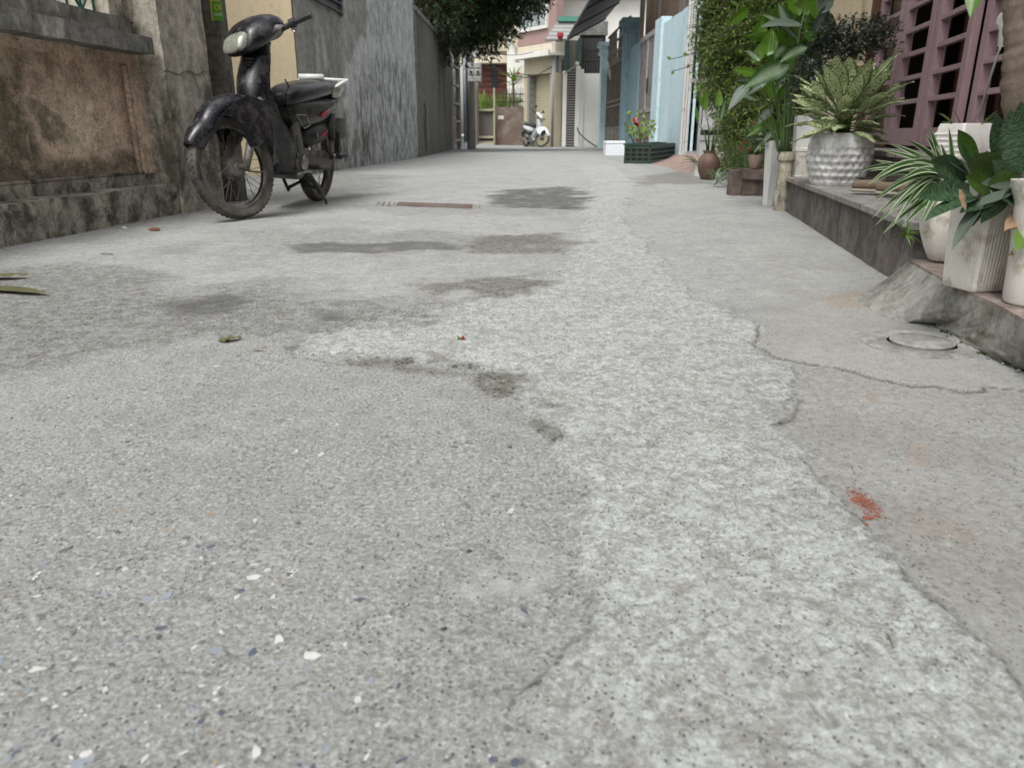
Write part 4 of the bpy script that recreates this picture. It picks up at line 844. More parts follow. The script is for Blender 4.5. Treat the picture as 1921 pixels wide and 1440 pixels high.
        if mirrors: 
            m = MB(); m.tube([a0, a0+Vector((-.02,s*.06,.12)), a0+Vector((-.03,s*.12,.20))], .006, 6); steerobj(m, 'mirror_stalk', blackpl); m = MB(); m.loft([sring(a0+Vector((x,s*.13,.22)), (0,1,0), (0,0,1), a, a*.7, 2.4, 12) for x, a in ((.02,.02),(.0,.055),(-.02,.055))]); steerobj(m, 'mirror', blackpl, smooth=50)
    m = MB(); m.tube([HB+Vector((-.0,0,-.03)), H+Vector((0,0,-.0))], [.046,.018], 14); steerobj(m, 'steering_neck', blackpl, smooth=1)
    # leg shield: narrow neck above, flared wings below
    XS = lambda z: float(np.interp(z, (.22,.35,.45,.55,.62,.70,.80,.90), (.72,.80,.88,.97,1.015,1.01,.968,.925)))
    m = MB(); rows = []; NZ = 26
    for i in range(NZ+1):
        z = .90-.68*i/NZ; f = i/NZ
        xc = XS(z) 
        hw = .085+.020*f/.35 if f < .35 else .105+.030*min(1,(f-.35)/.35)**1.2-.05*max(0,(f-.72)/.28)
        back = .06+.10*min(1,max(0,f-.2)/.4)
        row = []
        for j in range(15):
            q = -1+2*j/14; row.append(Vector((xc-back*abs(q)**2.4-.012*(f<.4)*0, q*hw, z)))
        rows.append(row)
    m.add([p for r_ in rows for p in r_], [(i*15+j, (i+1)*15+j, (i+1)*15+j+1, i*15+j+1) for i in range(NZ) for j in range(14)]); m.build('leg_shield', P['shield'], root, smooth=1, solid=.007)
    m = MB(); rings = []      # neck cover behind
    for z, a, b, x in ((.95,.06,.045,.825),(.875,.072,.045,.85),(.78,.080,.045,.885),(.66,.085,.06,.91),(.56,.07,.09,.86),(.50,.06,.08,.74)): rings.append(sring((x,0,z), (1,0,0), (0,1,0), b, a, 2.6, 16))
    m.loft(rings); m.build('inner_cover', blackpl, root, smooth=60)
    m = MB(); rings = []
    for t in range(7):
        f = t/6; zz = .885-.125*f; rings.append(sring((XS(zz)+.008,0,zz), (0,1,0), (1,0,0), .052*math.sin(math.pi*(.22+.70*f))**.8, .014, 2.2, 18))
    bd = m.build('badge', MAT.setdefault('badge', paint('badge_chrome', (.62,.63,.64), (.5,.5,.51), 20, .25, metal=.55)), root, smooth=50)
    sp = MB(); sp.cbox((XS(.862)+.023,0,.862),.004,.052,.010); sp.build('badge_slot', blackpl, bd); MB().cbox((XS(.844)+.023,0,.844),.004,.040,.007).build('badge_slot', blackpl, bd); MB().cbox((XS(.829)+.023,0,.829),.004,.022,.006).build('badge_slot', blackpl, bd)
    # frame tube, tunnel, seat and tail
    m = MB(); m.tube([(.74,0,.62),(.62,0,.48),(.46,0,.42),(.30,0,.47)], [.045,.045,.045,.05], 12); m.build('frame_tube', blackpl, root, smooth=1)
    m = MB(); rings = []
    for x, z, a, b in ((.575,.655,.035,.030),(.54,.675,.085,.052),(.46,.700,.112,.062),(.34,.715,.128,.060),(.20,.735,.135,.060),(.06,.755,.132,.058),(-.06,.765,.118,.052),(-.12,.765,.09,.040)): rings.append(sring((x,0,z), (0,1,0), (.05,0,1), a, b, 2.9, 24))
    m.loft(rings); m.build('seat', P['seat'], root, smooth=60, sub=1)
    m = MB(); rings = []
    for x, z, a, b in ((.54,.600,.045,.075),(.46,.585,.085,.105),(.34,.590,.110,.105),(.18,.605,.128,.098),(.02,.625,.130,.085),(-.12,.655,.118,.065),(-.24,.690,.085,.045),(-.30,.705,.05,.025)): rings.append(sring((x,0,z), (0,1,0), (0,0,1), a, b, 2.7, 22))
    m.loft(rings); body = m.build('side_cover', P['cover'], root, smooth=60, sub=1)
    if full:
        for s in (1,-1):
            text('decal', 'Cvw', .085, redm, body, (.30,s*.1335,.585) if s > 0 else (.06,s*.1335,.585), R(90), math.pi if s > 0 else 0, .0004, 1.5) if False else None
        m = MB(); m.tube([(.22,.131,.578),(.16,.134,.600),(.12,.134,.617)], [.009,.012,.004], 6); m.build('red_decal', redm, body)
        d1 = paint('silver_decal', (.24,.24,.23), (.12,.12,.12), 40, .4)
        for k in range(5): MB().tube([(.11-.035*k,.132,.595+.008*k),(.085-.035*k,.133,.640+.008*k)], [.009,.002], 5).build('silver_decal', d1, body)
    m = MB(); rings = []
    for x, z, a, b in ((.36,.43,.10,.055),(.28,.455,.122,.075),(.16,.47,.128,.078),(.07,.475,.118,.066),(.02,.475,.09,.045)): rings.append(sring((x,0,z), (0,1,0), (0,0,1), a, b, 3.0, 20))
    m.loft(rings); lower = m.build('battery_cover', P['cover2'], root, smooth=60, sub=1)
    if full: MB().tube([(.21,.1275,.452),(.15,.129,.470),(.10,.125,.490)], [.006,.009,.002], 6).build('red_decal', redm, lower); MB().cbox((.285,.124,.455),.010,.006,.05,rot('Y',.4)).build('maker_strip', P['metal'], lower)
    # tail lamp cluster and chrome grab rail
    m = MB(); m.loft([sring((x,0,z), (0,1,0), (.3,0,.95), a, b, 2.5, 20) for x, z, a, b in ((-.10,.735,.118,.062),(-.17,.745,.122,.064),(-.24,.755,.105,.052),(-.30,.765,.06,.03))]); m.build('tail_unit', blackpl, root, smooth=60, sub=1)
    for s in (-1,1):
        m = MB(); m.loft([sring((x,s*y,z), (0,s*.35,1), (1,0,0), a, b, 2.2, 14) for x, y, z, a, b in ((-.10,.118,.762,.058,.050),(-.13,.140,.765,.052,.045),(-.15,.150,.768,.026,.024))]); m.build('rear_turn_signal', P['lens'], root, smooth=60)
    m = MB(); m.loft([sring((x,0,z), (0,1,0), (0,0,1), a, b, 2.5, 16) for x, z, a, b in ((-.27,.735,.075,.03),(-.32,.735,.06,.022))]); m.build('tail_light', redlens, root, smooth=60)
    m = MB(); m.tube([(-.02,.135,.77),(-.12,.165,.815),(-.24,.165,.835),(-.34,.10,.835),(-.36,0,.835),(-.34,-.10,.835),(-.24,-.165,.835),(-.12,-.165,.815),(-.02,-.135,.77)], .012, 10); m.build('grab_rail', P['rail'], root, smooth=1, sub=1)
    # rear fender, mud flap, number plate
    m = arc_fender(.315, R(10), R(-78), .062, 16, .03, lambda f: 1+.15*f, c=(0,0,r), rf=lambda f: .03*f); m.build('rear_fender', blackpl, root, smooth=1, solid=.004)
    MB().cbox((-.345,0,.50),.006,.19,.15,rot('Y', R(-14))).build('number_plate', paint('plate_back', (.10,.10,.095), (.25,.25,.24), 9, .5), root, bevel=.003)
    MB().prism([(-.29,.47),(-.36,.30),(-.35,.28),(-.27,.36)], -.07, .07).build('mud_flap', blackpl, root)
    for s in (-1,1):
        m = MB(); m.tube([(-.005,s*.115,.60),(-.0,s*.115,.43)], .026, 12); m.build('shock_cover', blackpl, root, smooth=1); MB().tube([(-.0,s*.115,.44),(.0,s*.115,.29)], .018, 10).build('shock_absorber', P['alloy'], root, smooth=1)
        m = MB(); m.bar((.42,s*.075,.30),(-.02,s*.10,.275),.028,.05); m.build('swing_arm', P['frame'], root)
    MB().prism([(.40,.37),(.38,.27),(.02,.215),(-.06,.25),(-.06,.31),(.02,.345)], .055, .085).build('chain_case', P['alloy'], root, bevel=.01)
    # engine, crank case, foot pegs, stands, silencer
    m = MB(); m.lathe([(0,-.12),(.09,-.12),(.105,-.09),(.105,.07),(.10,.085),(.075,.10),(.03,.105),(0,.105)], 26, Matrix.Translation((.50,0,.285)) @ rot('X', R(-90))); eng = m.build('engine', P['alloy'], root, smooth=40)
    MB().lathe([(0,0),(.045,0),(.05,.02),(.03,.035),(0,.035)], 18, Matrix.Translation((.50,.10,.285)) @ rot('X', R(-90))).build('magneto_cap', P['metal'], eng, smooth=40)
    MB().lathe([(0,-.09),(.075,-.09),(.085,-.05),(.085,.05),(.075,.08),(0,.085)], 22, Matrix.Translation((.375,0,.30)) @ rot('X', R(-90))).build('gearbox', P['alloy'], root, smooth=40)
    for k in range(7): MB().cbox((.585+k*.022,0,.315+.003*k),.008,.12,.115,rot('Y', R(-8))).build('cooling_fin', P['alloy'], eng)
    MB().cbox((.755,0,.34),.07,.11,.10).build('cylinder_head', P['alloy'], eng, bevel=.012)
    if full:
        m = MB(); m.loft([sring((x,.10,z), (1,0,0), (0,0,1), a, b, 2.6, 16) for x, z, a, b in ((.58,.40,.001,.001),)]*1+[sring((.56,y,.42), (.93,0,-.35), (.35,0,.93), a, b, 2.8, 18) for y, a, b in ((.075,.045,.095),(.105,.060,.120),(.112,.052,.110))]); m.build('carburettor_cover', P['frame'], root, smooth=50)
        MB().loft([sring((.575,y,.405), (.93,0,-.35), (.35,0,.93), .020, .06, 2.8, 16) for y in (.110,.1145)]).build('cover_slot', blackpl, root)
        m = MB(); m.tube([(.56,.10,.58),(.46,.125,.58),(.42,.13,.52),(.50,.125,.50),(.56,.10,.58)], .0035, 6); m.build('basket_hook', P['metal'], root); 
        m = MB(); m.tube([(.78,.02,.70),(.66,.04,.71),(.60,.05,.70),(.57,.06,.74),(.60,.05,.78)], .005, 6); m.tube([(.60,.05,.70),(.57,.04,.66),(.57,.05,.60)], .004, 6); m.build('hook', blackpl, root)
    for s in (-1,1):
        MB().tube([(.36,s*.09,.255),(.36,s*.24,.26)], .016, 10).build('foot_peg', blackpl, root, smooth=1)
        MB().tube([(-.0,s*.12,.30),(.05,s*.15,.33),(.09,s*.17,.325)], .012, 8).build('passenger_peg_arm', P['metal'], root, smooth=1); MB().tube([(.07,s*.16,.327),(.06,s*.255,.335)], .017, 10).build('passenger_peg', blackpl, root, smooth=1)
    MB().tube([(.62,.12,.22),(.50,.13,.235),(.36,.13,.22),(.28,.12,.25)], .008, 8).build('gear_lever', P['metal'], root, smooth=1)
    MB().tube([(.34,.08,.22),(.29,.14,.11),(.26,.17,.012)], .009, 8).build('side_stand', P['frame'], root, smooth=1)
    MB().tube([(.36,-.10,.19),(.22,-.12,.08),(.20,-.12,.10),(.30,0,.15),(.20,.10,.10),(.22,.11,.08),(.36,.09,.19)], .012, 8).build('centre_stand', blackpl, root, smooth=1)
    m = MB(); m.tube([(.74,-.03,.25),(.62,-.10,.19),(.40,-.13,.19),(.22,-.135,.215)], .016, 10); m.build('exhaust_pipe', P['metal'], root, smooth=1)
    MB().tube([(.24,-.135,.212),(.20,-.14,.222),(-.20,-.155,.315),(-.24,-.155,.325)], [.02,.043,.045,.030], 16).build('silencer', P['rail'], root, smooth=50)
    return root
PK = dict(rim=alloy, alloy=alloy, spoke=alloy, metal=chrome, body=glossk, shield=glossk, lens=lensm, signal=smoke, seat=seatm, cover=paint('dusty_black_cover', (.009,.009,.010), (.015,.014,.013), 7, .28, dirt=(.06,.054,.045), dsc=24, damt=.5), cover2=blackpl, rail=MAT.setdefault('rail', paint('white_rail', (.75,.75,.73), (.6,.6,.58), 8, .25)), frame=paint('dusty_frame', (.07,.068,.062), (.045,.043,.04), 10, .5, dirt=(.14,.12,.10), damt=.5))
PW = dict(PK, rim=alloy, body=whp, shield=bluew, cover=whp, cover2=blackpl, signal=lensm, rail=chrome)
HD = R(-97.5); SC = .965; wb = 1.21*SC; fc = Vector((-1.515, 4.165, 0)); rc = fc-Vector((math.cos(HD), math.sin(HD), 0))*wb
mk = motorbike('parked_motorbike', 'dusty black step-through motorbike leaning by the old wall, front wheel turned, white grab rail', 'parked motorbikes', (rc.x, rc.y, .004), HD, R(-3.5), R(-24), SC, PK, False, True)
pkg = MB(); pkg.loft([sring((x,0,0), (0,1,0), (0,0,1), .030, .020, 2.4, 16) for x in (-.08,.08)], cap=False)
o_ = pkg.build('rolled_paper', MAT['wht'], None, smooth=1, solid=.003); o_.location = (-1.33, rc.y-.02, .80); o_.rotation_euler = (0,0,R(10)); tag(o_, 'rolled white cardboard sleeve lying on the black motorbike seat', 'package')
HW = R(-66); f2 = Vector((.98, 26.2, 0)); r2 = f2-Vector((math.cos(HW), math.sin(HW), 0))*1.21
motorbike('parked_motorbike', 'white step-through motorbike with mirrors parked at the far end by the cream shutter', 'parked motorbikes', (r2.x, r2.y, 0), HW, R(-6), R(34), 1.0, PW, True, False)
# ---------------------------------------------------------------- plants
def leafmat(name, base, vein, mode, rough=.38, var=.25, trans=.25):
    t = NT(name); uv = t.n('SeparateXYZ'); t.t.links.new(t.tc.outputs['UV'], uv.inputs[0]); u, v = uv.outputs[0], uv.outputs[1]
    a = t.math('ABSOLUTE', t.math('SUBTRACT', u, .5)); nz = t.noise(35, 5, .7)
    col = t.mix(t.ramp(t.noise(9,4),(.3,0),(.7,1)), base, tuple(x*(1-var) for x in base))
    if mode == 'dieff':      # pale feathering from the midrib
        w = t.n('TexWave', Scale=5.5, Distortion=2.5, Detail=3); w.inputs['Detail Scale'].default_value = 2; cv = t.n('CombineXYZ'); t.t.links.new(t.math('SUBTRACT', v, t.math('MULTIPLY', a, .9)), cv.inputs[0]); t.t.links.new(cv.outputs[0], w.inputs['Vector'])
        m = t.math('MULTIPLY', t.ramp(w.outputs['Fac'],(.35,0),(.75,1)), t.ramp(a,(.10,1),(.38,0))); col = t.mix(t.math('MULTIPLY', m, .8), col, vein)
    if mode == 'agla':       # cream mottling with green flecks
        m = t.ramp(t.noise(130,7,.78, t.obj((1,1,1)), .5),(.45,0),(.52,1)); m2 = t.ramp(a,(.36,1),(.46,.1)); col = t.mix(t.math('MULTIPLY', m, m2), col, vein)
    if mode == 'snake':      # wavy cross bands
        w = t.n('TexWave', Scale=6, Distortion=13, Detail=5); w.inputs['Detail Scale'].default_value = 2.4; cv = t.n('CombineXYZ'); t.t.links.new(v, cv.inputs[0]); t.t.links.new(t.math('MULTIPLY', u, .16), cv.inputs[1]); t.t.links.new(cv.outputs[0], w.inputs['Vector'])
        col = t.mix(t.math('MULTIPLY', t.ramp(w.outputs['Fac'],(.35,0),(.7,1)), .75), col, vein)
    if mode == 'spider':     # white margins
        col = t.mix(t.ramp(a,(.27,0),(.33,1)), col, vein)
    if mode == 'plain':
        col = t.mix(t.ramp(a,(.012,.8),(.03,0)), col, vein)
    col = t.mix(t.ramp(t.noise(60,5,.7),(.60,0),(.72,.5)), col, (.16,.14,.06))
    b = t.math('ADD', t.math('MULTIPLY', nz, .5), t.math('MULTIPLY', t.ramp(a,(.0,0),(.05,1)), .4))
    m = t.fin(col, rough, bump=b, bs=.25, bd=.003, Specular_IOR_Level=.45)
    if trans:
        tr = t.n('BsdfTranslucent'); mx = t.n('MixShader', Fac=trans); t.t.links.new(col, tr.inputs['Color'])
        t.t.links.new(t.b.outputs[0], mx.inputs[1]); t.t.links.new(tr.outputs[0], mx.inputs[2]); t.t.links.new(mx.outputs[0], t.out.inputs['Surface'])
    return m
LM = dict(
 dieff=leafmat('dumb_cane_leaf', (.030,.085,.020), (.46,.54,.38), 'dieff'), bright=leafmat('bright_leaf', (.085,.19,.018), (.20,.30,.06), 'plain', .35, .2, .35),
 agla=leafmat('mottled_leaf', (.045,.10,.03), (.56,.62,.34), 'agla', .4), snake=leafmat('snake_leaf', (.020,.055,.026), (.095,.150,.075), 'snake', .38, .3, .08),
 snakeg=leafmat('snake_leaf_green', (.040,.095,.018), (.095,.17,.03), 'snake', .4, .3, .15), spider=leafmat('spider_leaf', (.055,.13,.030), (.48,.54,.38), 'spider', .4),
 dark=leafmat('dark_small_leaf', (.032,.060,.036), (.05,.08,.05), 'plain', .45, .3), grass=leafmat('grass_leaf', (.07,.115,.03), (.15,.2,.08), 'plain', .5),
 vine=leafmat('vine_leaf', (.13,.24,.035), (.14,.22,.05), 'plain', .5, .35), vine2=leafmat('vine_leaf_light', (.19,.30,.045), (.3,.42,.1), 'plain', .5, .3, .35), tree=leafmat('tree_leaf', (.020,.065,.012), (.03,.07,.02), 'plain', .35, .4, .15),
 tree2=leafmat('tree_leaf_light', (.06,.14,.015), (.08,.15,.03), 'plain', .4, .3, .3), olive=leafmat('olive_leaf', (.12,.12,.05), (.16,.16,.08), 'plain', .7, .3, .1), dry=leafmat('dry_leaf', (.30,.20,.12), (.38,.28,.18), 'plain', .8, .3, .1), back=leafmat('leaf_underside', (.11,.145,.11), (.16,.2,.15), 'plain', .5, .2, .15),
 redl=leafmat('red_petal', (.24,.03,.035), (.3,.06,.05), 'plain', .5), pinkl=leafmat('pink_petal', (.55,.20,.26), (.6,.3,.34), 'plain', .5))
stemm = paint('stem_green', (.06,.11,.03), (.045,.08,.025), 20, .5); twig = paint('twig_brown', (.09,.065,.04), (.06,.045,.03), 30, .7); soil = paint('potting_soil', (.035,.026,.018), (.02,.016,.012), 40, .95, bump=.8)
SHAPES = dict(ovate=lambda t: math.sin(math.pi*min(1,t**.72))**.85, lance=lambda t: math.sin(math.pi*t**.62)**.9, strap=lambda t: min(1, t*9+.35)*(1-t**5)**.9*(1-.45*t), snake=lambda t: (.42+.58*math.sin(math.pi*min(1,t*1.35)*.5))*max(0,1-max(0,(t-.45)/.55)**1.9))
def leafgeo(mb, base, tip, w, side, sag=.2, fold=.25, shape='ovate', n=9, wav=0, k=2, twist=0):
    """curved blade from base to tip; sag lifts the middle so the tip droops; side = direction across"""
    base = Vector(base); tip = Vector(tip); d = tip-base; L = d.length; up = Vector((0,0,1)); f = SHAPES[shape]
    mid = base+d*.5+up*(sag*L); side = Vector(side); vs = []; uvs = []; 
    for i in range(n+1):
        t = i/n; p = base*(1-t)**2+mid*2*t*(1-t)+tip*t*t; tg = (mid-base)*(1-t)*2+(tip-mid)*2*t; tg.normalize()
        s_ = (side-tg*side.dot(tg)).normalized(); nn = s_.cross(tg); 
        if twist: s_ = Matrix.Rotation(twist*t, 3, tg) @ s_; nn = s_.cross(tg)
        ww = w*.5*max(.015, f(t))
        for j in range(-k, k+1):
            q = j/k; wv = wav*math.sin(t*17+q*2.1)*abs(q)
            vs.append(p+s_*(ww*q)+nn*(-fold*ww*(1-abs(q)**1.3)+wv*w)); uvs.append((.5+q*.5, t))
    m = 2*k+1; mb.add(vs, [(i*m+j, i*m+j+1, (i+1)*m+j+1, (i+1)*m+j) for i in range(n) for j in range(m-1)], uvs); return mb
def leaf(par, mat, base, tip, w, side, name='leaf', **kw):
    mb = leafgeo(MB(), base, tip, w, side, **kw); o = par.location; mb.v = [(a-o.x, b-o.y, c-o.z) for a, b, c in mb.v]
    return mb.build(name, mat, par, smooth=1)
def stemw(par, pts, r, mat=None, name='stem', n=7):
    o = par.location; return MB().tube([Vector(p)-o for p in pts], r, n).build(name, mat or stemm, par, smooth=1)
CAM = Vector((0,0,CAMH))
def acr(b, t, roll=0):      # a blade direction lying across the line of sight, rolled about the blade
    d = (Vector(t)-Vector(b)).normalized(); v = (CAM-Vector(b)).normalized(); s = d.cross(v).normalized(); return Matrix.Rotation(roll, 3, d) @ s
# white ceramic materials
cer = paint('white_glaze', (.70,.69,.64), (.64,.62,.57), 4, .25, dirt=(.30,.25,.18), dsc=6, damt=.25, bump=.05); cer2 = paint('clean_white_glaze', (.70,.70,.68), (.64,.64,.62), 4, .3, bump=.04)
cerd = paint('stained_cream_glaze', (.70,.68,.62), (.62,.60,.53), 6, .35, dirt=(.30,.24,.17), dsc=16, damt=.38, bump=.1)
def polyring(c, n, a, z, ph=0, sx=1, rd=0): return [Vector((c[0]+a*math.cos(ph+2*math.pi*k/n)*sx, c[1]+a*math.sin(ph+2*math.pi*k/n), z)) for k in range(n)]
def potthing(name, label, fr_loc, group=None): return thing(name, label, 'plant pot', fr_loc, 0, group)
# dimpled grey pot
D0 = HF.o+HF.n*.19+HF.u*1.06+Vector((0,0,.203)); D0 = Vector((G(1588,350,.203).x, G(1588,350,.203).y+.13, .203))
dp = potthing('dimpled_pot', 'large grey ceramic pot covered in round dimples, standing on the step', D0)
NR, NV = 144, 64; Hh = .245; rows = []; 
def dprof(t): return .118+.040*math.sin(min(1,t*1.5)*math.pi/2)*1.0 - .018*max(0,(t-.5)/.5)**1.6
for i in range(NV+1):
    t = i/NV; z = Hh*t; row = []
    for k in range(NR):
        a = 2*math.pi*k/NR; r_ = dprof(t); dd = 0
        if .06 < t < .76:
            rw = (t-.06)/.14; ri = int(rw); fz = rw-ri-.5; nn_ = 24; fa = ((a/(2*math.pi)*nn_+.5*(ri % 2)) % 1)-.5; q = math.hypot(fz*1.05, fa*1.0)/.46; dd = -.011*(1-q*q) if q < 1 else 0
        row.append(Vector(((r_+dd)*math.cos(a), (r_+dd)*math.sin(a), z)))
    rows.append(row)
rows += [[Vector((r_*math.cos(2*math.pi*k/NR), r_*math.sin(2*math.pi*k/NR), z)) for k in range(NR)] for r_, z in ((.136,Hh+.004),(.125,Hh+.002),(.122,Hh-.03))]
gpm = plaster('dimpled_glaze', (.64,.64,.62), (.56,.56,.54), (.30,.29,.27), 11, .25, light=(.72,.72,.71), streak=2, rough=.4, bump=.25)
MB().loft(rows).build('pot', gpm, dp, smooth=1); MB().lathe([(0,Hh-.035),(.122,Hh-.03)], 30).build('soil', soil, dp)
# mottled aglaonema: many broad leaves radiating from the pot
random.seed(11)
ag = thing('aglaonema_plant', 'bushy plant with cream and green mottled pointed leaves in the dimpled pot', 'plant', D0+Vector((0,0,Hh-.03)))
c0 = D0+Vector((0,0,Hh-.02)); nl = 50
for i in range(nl):
    f = i/(nl-1); az = i*2.399+random.uniform(-.3,.3); el = R(-12)+R(84)*f; L = random.uniform(.19,.25)*(1-.10*f)*(1.28 if .25 < f < .85 else 1)
    b = c0+Vector((math.cos(az)*.035, math.sin(az)*.035, .03+.14*f)); d = Vector((math.cos(az)*math.cos(el), math.sin(az)*math.cos(el), math.sin(el)))
    tip = b+d*L+Vector((0,0,-.02*(1-f))); st = b.lerp(tip, .22)
    stemw(ag, [c0+Vector((math.cos(az)*.02, math.sin(az)*.02, 0)), b, st], .0035, None, 'leaf_stalk', 5)
    leaf(ag, LM['agla'], st, tip, random.uniform(.078,.100), Vector((-math.sin(az), math.cos(az), random.uniform(-.3,.3))), sag=.10, fold=.30, shape='ovate', wav=.05, n=9)
for px, py, tx, ty, w in ((1610,190,1682,100,.070),(1575,170,1642,115,.06),(1560,205,1484,188,.06),(1600,170,1598,108,.06),(1545,190,1522,150,.065),(1640,215,1690,150,.055),(1570,235,1512,232,.06)):
    b = A(px,py,D0.y-.02); tp = A(tx,ty,D0.y-.05); leaf(ag, LM['agla'], b, tp, w, acr(b,tp,.35), sag=.06, fold=.28, wav=.05)
# white pots behind on the step
def hexplanter(name, label, c, h, a0, a1, n, mat, ph=0, rim=.006, group=None):
    p = potthing(name, label, c, group); m = MB(); m.loft([polyring((0,0), n, a0, 0, ph), polyring((0,0), n, a0+(a1-a0)*.5, h*.5, ph+.10), polyring((0,0), n, a1, h, ph), polyring((0,0), n, a1-rim, h, ph), polyring((0,0), n, a1-rim*1.4, h-.04, ph)])
    m.build('pot', mat, p, bevel=.004); MB().lathe([(0,h-.035),(a1*.9,h-.035)], 20).build('soil', soil, p); return p
q = G(1508,333,.203); tp_ = hexplanter('tall_white_planter', 'tall faceted white planter at the far end of the step behind the small cream pot', Vector((q.x+.07,q.y+.16,.203)), .345, .088, .112, 6, cer2, .3)
q = G(1515,334,.203); p = potthing('round_white_pot', 'small cream pot with flat rim beside the dimpled pot', Vector((q.x,q.y+.045,.203))); MB().lathe([(0,0),(.052,0),(.058,.008),(.066,.13),(.068,.135),(.068,.148),(.074,.150),(.075,.165),(.070,.168),(.062,.16),(.060,.13),(0,.13)], 40).build('pot', cerd, p, smooth=35); MB().lathe([(0,.150),(.062,.150)], 20).build('soil', soil, p); MB().lathe([(.055,-.002),(.066,.0),(.070,.010),(.060,.010)], 30).build('saucer', cerd, p)
# tall white planter on the ground and the weathered little column
q = G(1445,387); tg = hexplanter('tall_white_planter', 'tall narrow white faceted planter standing on the ground beside the stained column', Vector((q.x,q.y+.05,0)), .405, .034, .058, 5, cer2, .35)
q = G(1466,397); q = Vector((q.x+.012,q.y+.05,0)); colp = potthing('column_pot', 'mouldy cream column shaped pot with scalloped rim at the corner of the steps', q)
m = MB(); rows = []
for i in range(30):
    t = i/29; z = .345*t; r_ = .043+.003*math.cos(t*3)+(.010 if t > .84 else 0)
    rows.append([Vector(((r_+(.004*abs(math.sin(k*4*math.pi/16)) if t > .84 and t < .95 else 0))*math.cos(2*math.pi*k/48), (r_+(.004*abs(math.sin(k*4*math.pi/16)) if t > .84 and t < .95 else 0))*math.sin(2*math.pi*k/48), z)) for k in range(48)])
m.loft(rows); m.build('pot', plaster('mouldy_cream', (.46,.42,.33), (.34,.31,.24), (.12,.105,.08), 11, .6, light=(.68,.65,.56)), colp, smooth=40)
# dumb cane with big leaves rising from the column pot
dc = thing('dumb_cane_plant', 'tall plant with broad leaves and pale veins growing from the column shaped pot', 'plant', q+Vector((0,0,.33))); YB = q.y
stalks = [((1462,285),(1455,215),(1420,150)),((1466,285),(1462,205),(1440,120)),((1470,285),(1470,180),(1480,90)),((1474,285),(1478,190),(1500,70)),((1478,285),(1482,200),(1520,110)),((1464,285),(1446,230),(1405,205)),((1468,285),(1460,160),(1450,60)),((1476,285),(1476,150),(1510,20)),((1472,285),(1466,220),(1452,190)),((1460,285),(1450,240),(1438,215)),((1475,285),(1480,220),(1490,170)),((1469,285),(1474,230),(1476,140))]
for i, s_ in enumerate(stalks): 
    P_ = [A(*p, YB+.03*math.sin(i*2+k*.7)) for k, p in enumerate(s_)]; pts = [P_[0]*(1-t)**2+P_[1]*2*t*(1-t)+P_[2]*t*t for t in np.linspace(0,1,9)]; stemw(dc, pts, [.0065-.0035*k/8 for k in range(9)], None, 'stalk')
for (bx,by),(tx,ty), w, mt, roll, sag, dy in (
 ((1482,122),(1392,168),.105,'dieff',.25,.10,-.10), ((1515,90),(1462,119),.07,'dieff',.3,.22,-.08), ((1505,48),(1425,52),.060,'back',.8,.16,-.12), ((1498,75),(1428,28),.075,'dieff',.9,.18,-.10),
 ((1440,105),(1448,52),.095,'bright',.1,.0,.10), ((1425,142),(1374,132),.050,'bright',.4,.10,.0), ((1405,158),(1366,208),.07,'back',.5,.12,-.04), ((1440,150),(1400,180),.055,'dieff',.3,.1,.05),
 ((1525,80),(1518,24),.085,'bright',.15,.0,.05), ((1535,40),(1528,-60),.09,'bright',.2,.0,.0), ((1540,20),(1575,-50),.10,'dieff',.5,.1,-.05), ((1500,30),(1478,-40),.09,'bright',.3,.05,.08),
 ((1515,30),(1500,-25),.085,'bright',.5,0,.12), ((1540,25),(1560,-20),.09,'back',.2,.05,-.06), ((1455,185),(1425,140),.06,'bright',.3,.05,.1), ((1450,205),(1420,235),.055,'back',.5,.15,.08),
 ((1460,190),(1478,150),.05,'bright',.4,.0,.0), ((1425,115),(1400,95),.05,'dieff',.5,.1,.15), ((1490,150),(1470,100),.075,'bright',.2,0,.12), ((1450,230),(1400,258),.06,'bright',.5,.12,.12), ((1455,245),(1430,270),.055,'dieff',.6,.15,.08),
 ((1480,60),(1460,5),.08,'dieff',.5,.05,.1), ((1530,60),(1548,10),.06,'back',.7,.05,-.04), ((1450,120),(1432,80),.06,'bright',.6,0,.15), ((1420,190),(1380,175),.05,'dieff',.7,.1,.12)):
    b = A(bx,by,YB+dy); tp = A(tx,ty,YB+dy*1.3-.02); leaf(dc, LM[mt], b, tp, w, acr(b,tp,roll), sag=sag, fold=.28, wav=.03, n=12)
rnd = random.Random(77)
for k in range(34):      # the rest of the crown, further back
    x = rnd.uniform(1405,1570); y = rnd.uniform(-60,210) if x < 1500 else rnd.uniform(-70,90); dy = rnd.uniform(.10,.40); ln = rnd.uniform(38,66); an = rnd.uniform(-2.4,-.6) if rnd.random() < .55 else rnd.uniform(2.2,3.5)
    b = A(x,y,YB+dy); tp = A(x+math.cos(an)*ln, y+math.sin(an)*ln, YB+dy-rnd.uniform(0,.1)); leaf(dc, LM[rnd.choice(['dieff','bright','vine','bright','dieff'])], b, tp, rnd.uniform(.055,.095), acr(b,tp,rnd.uniform(-.7,.7)), sag=rnd.uniform(0,.15), fold=.28, wav=.03, n=9)
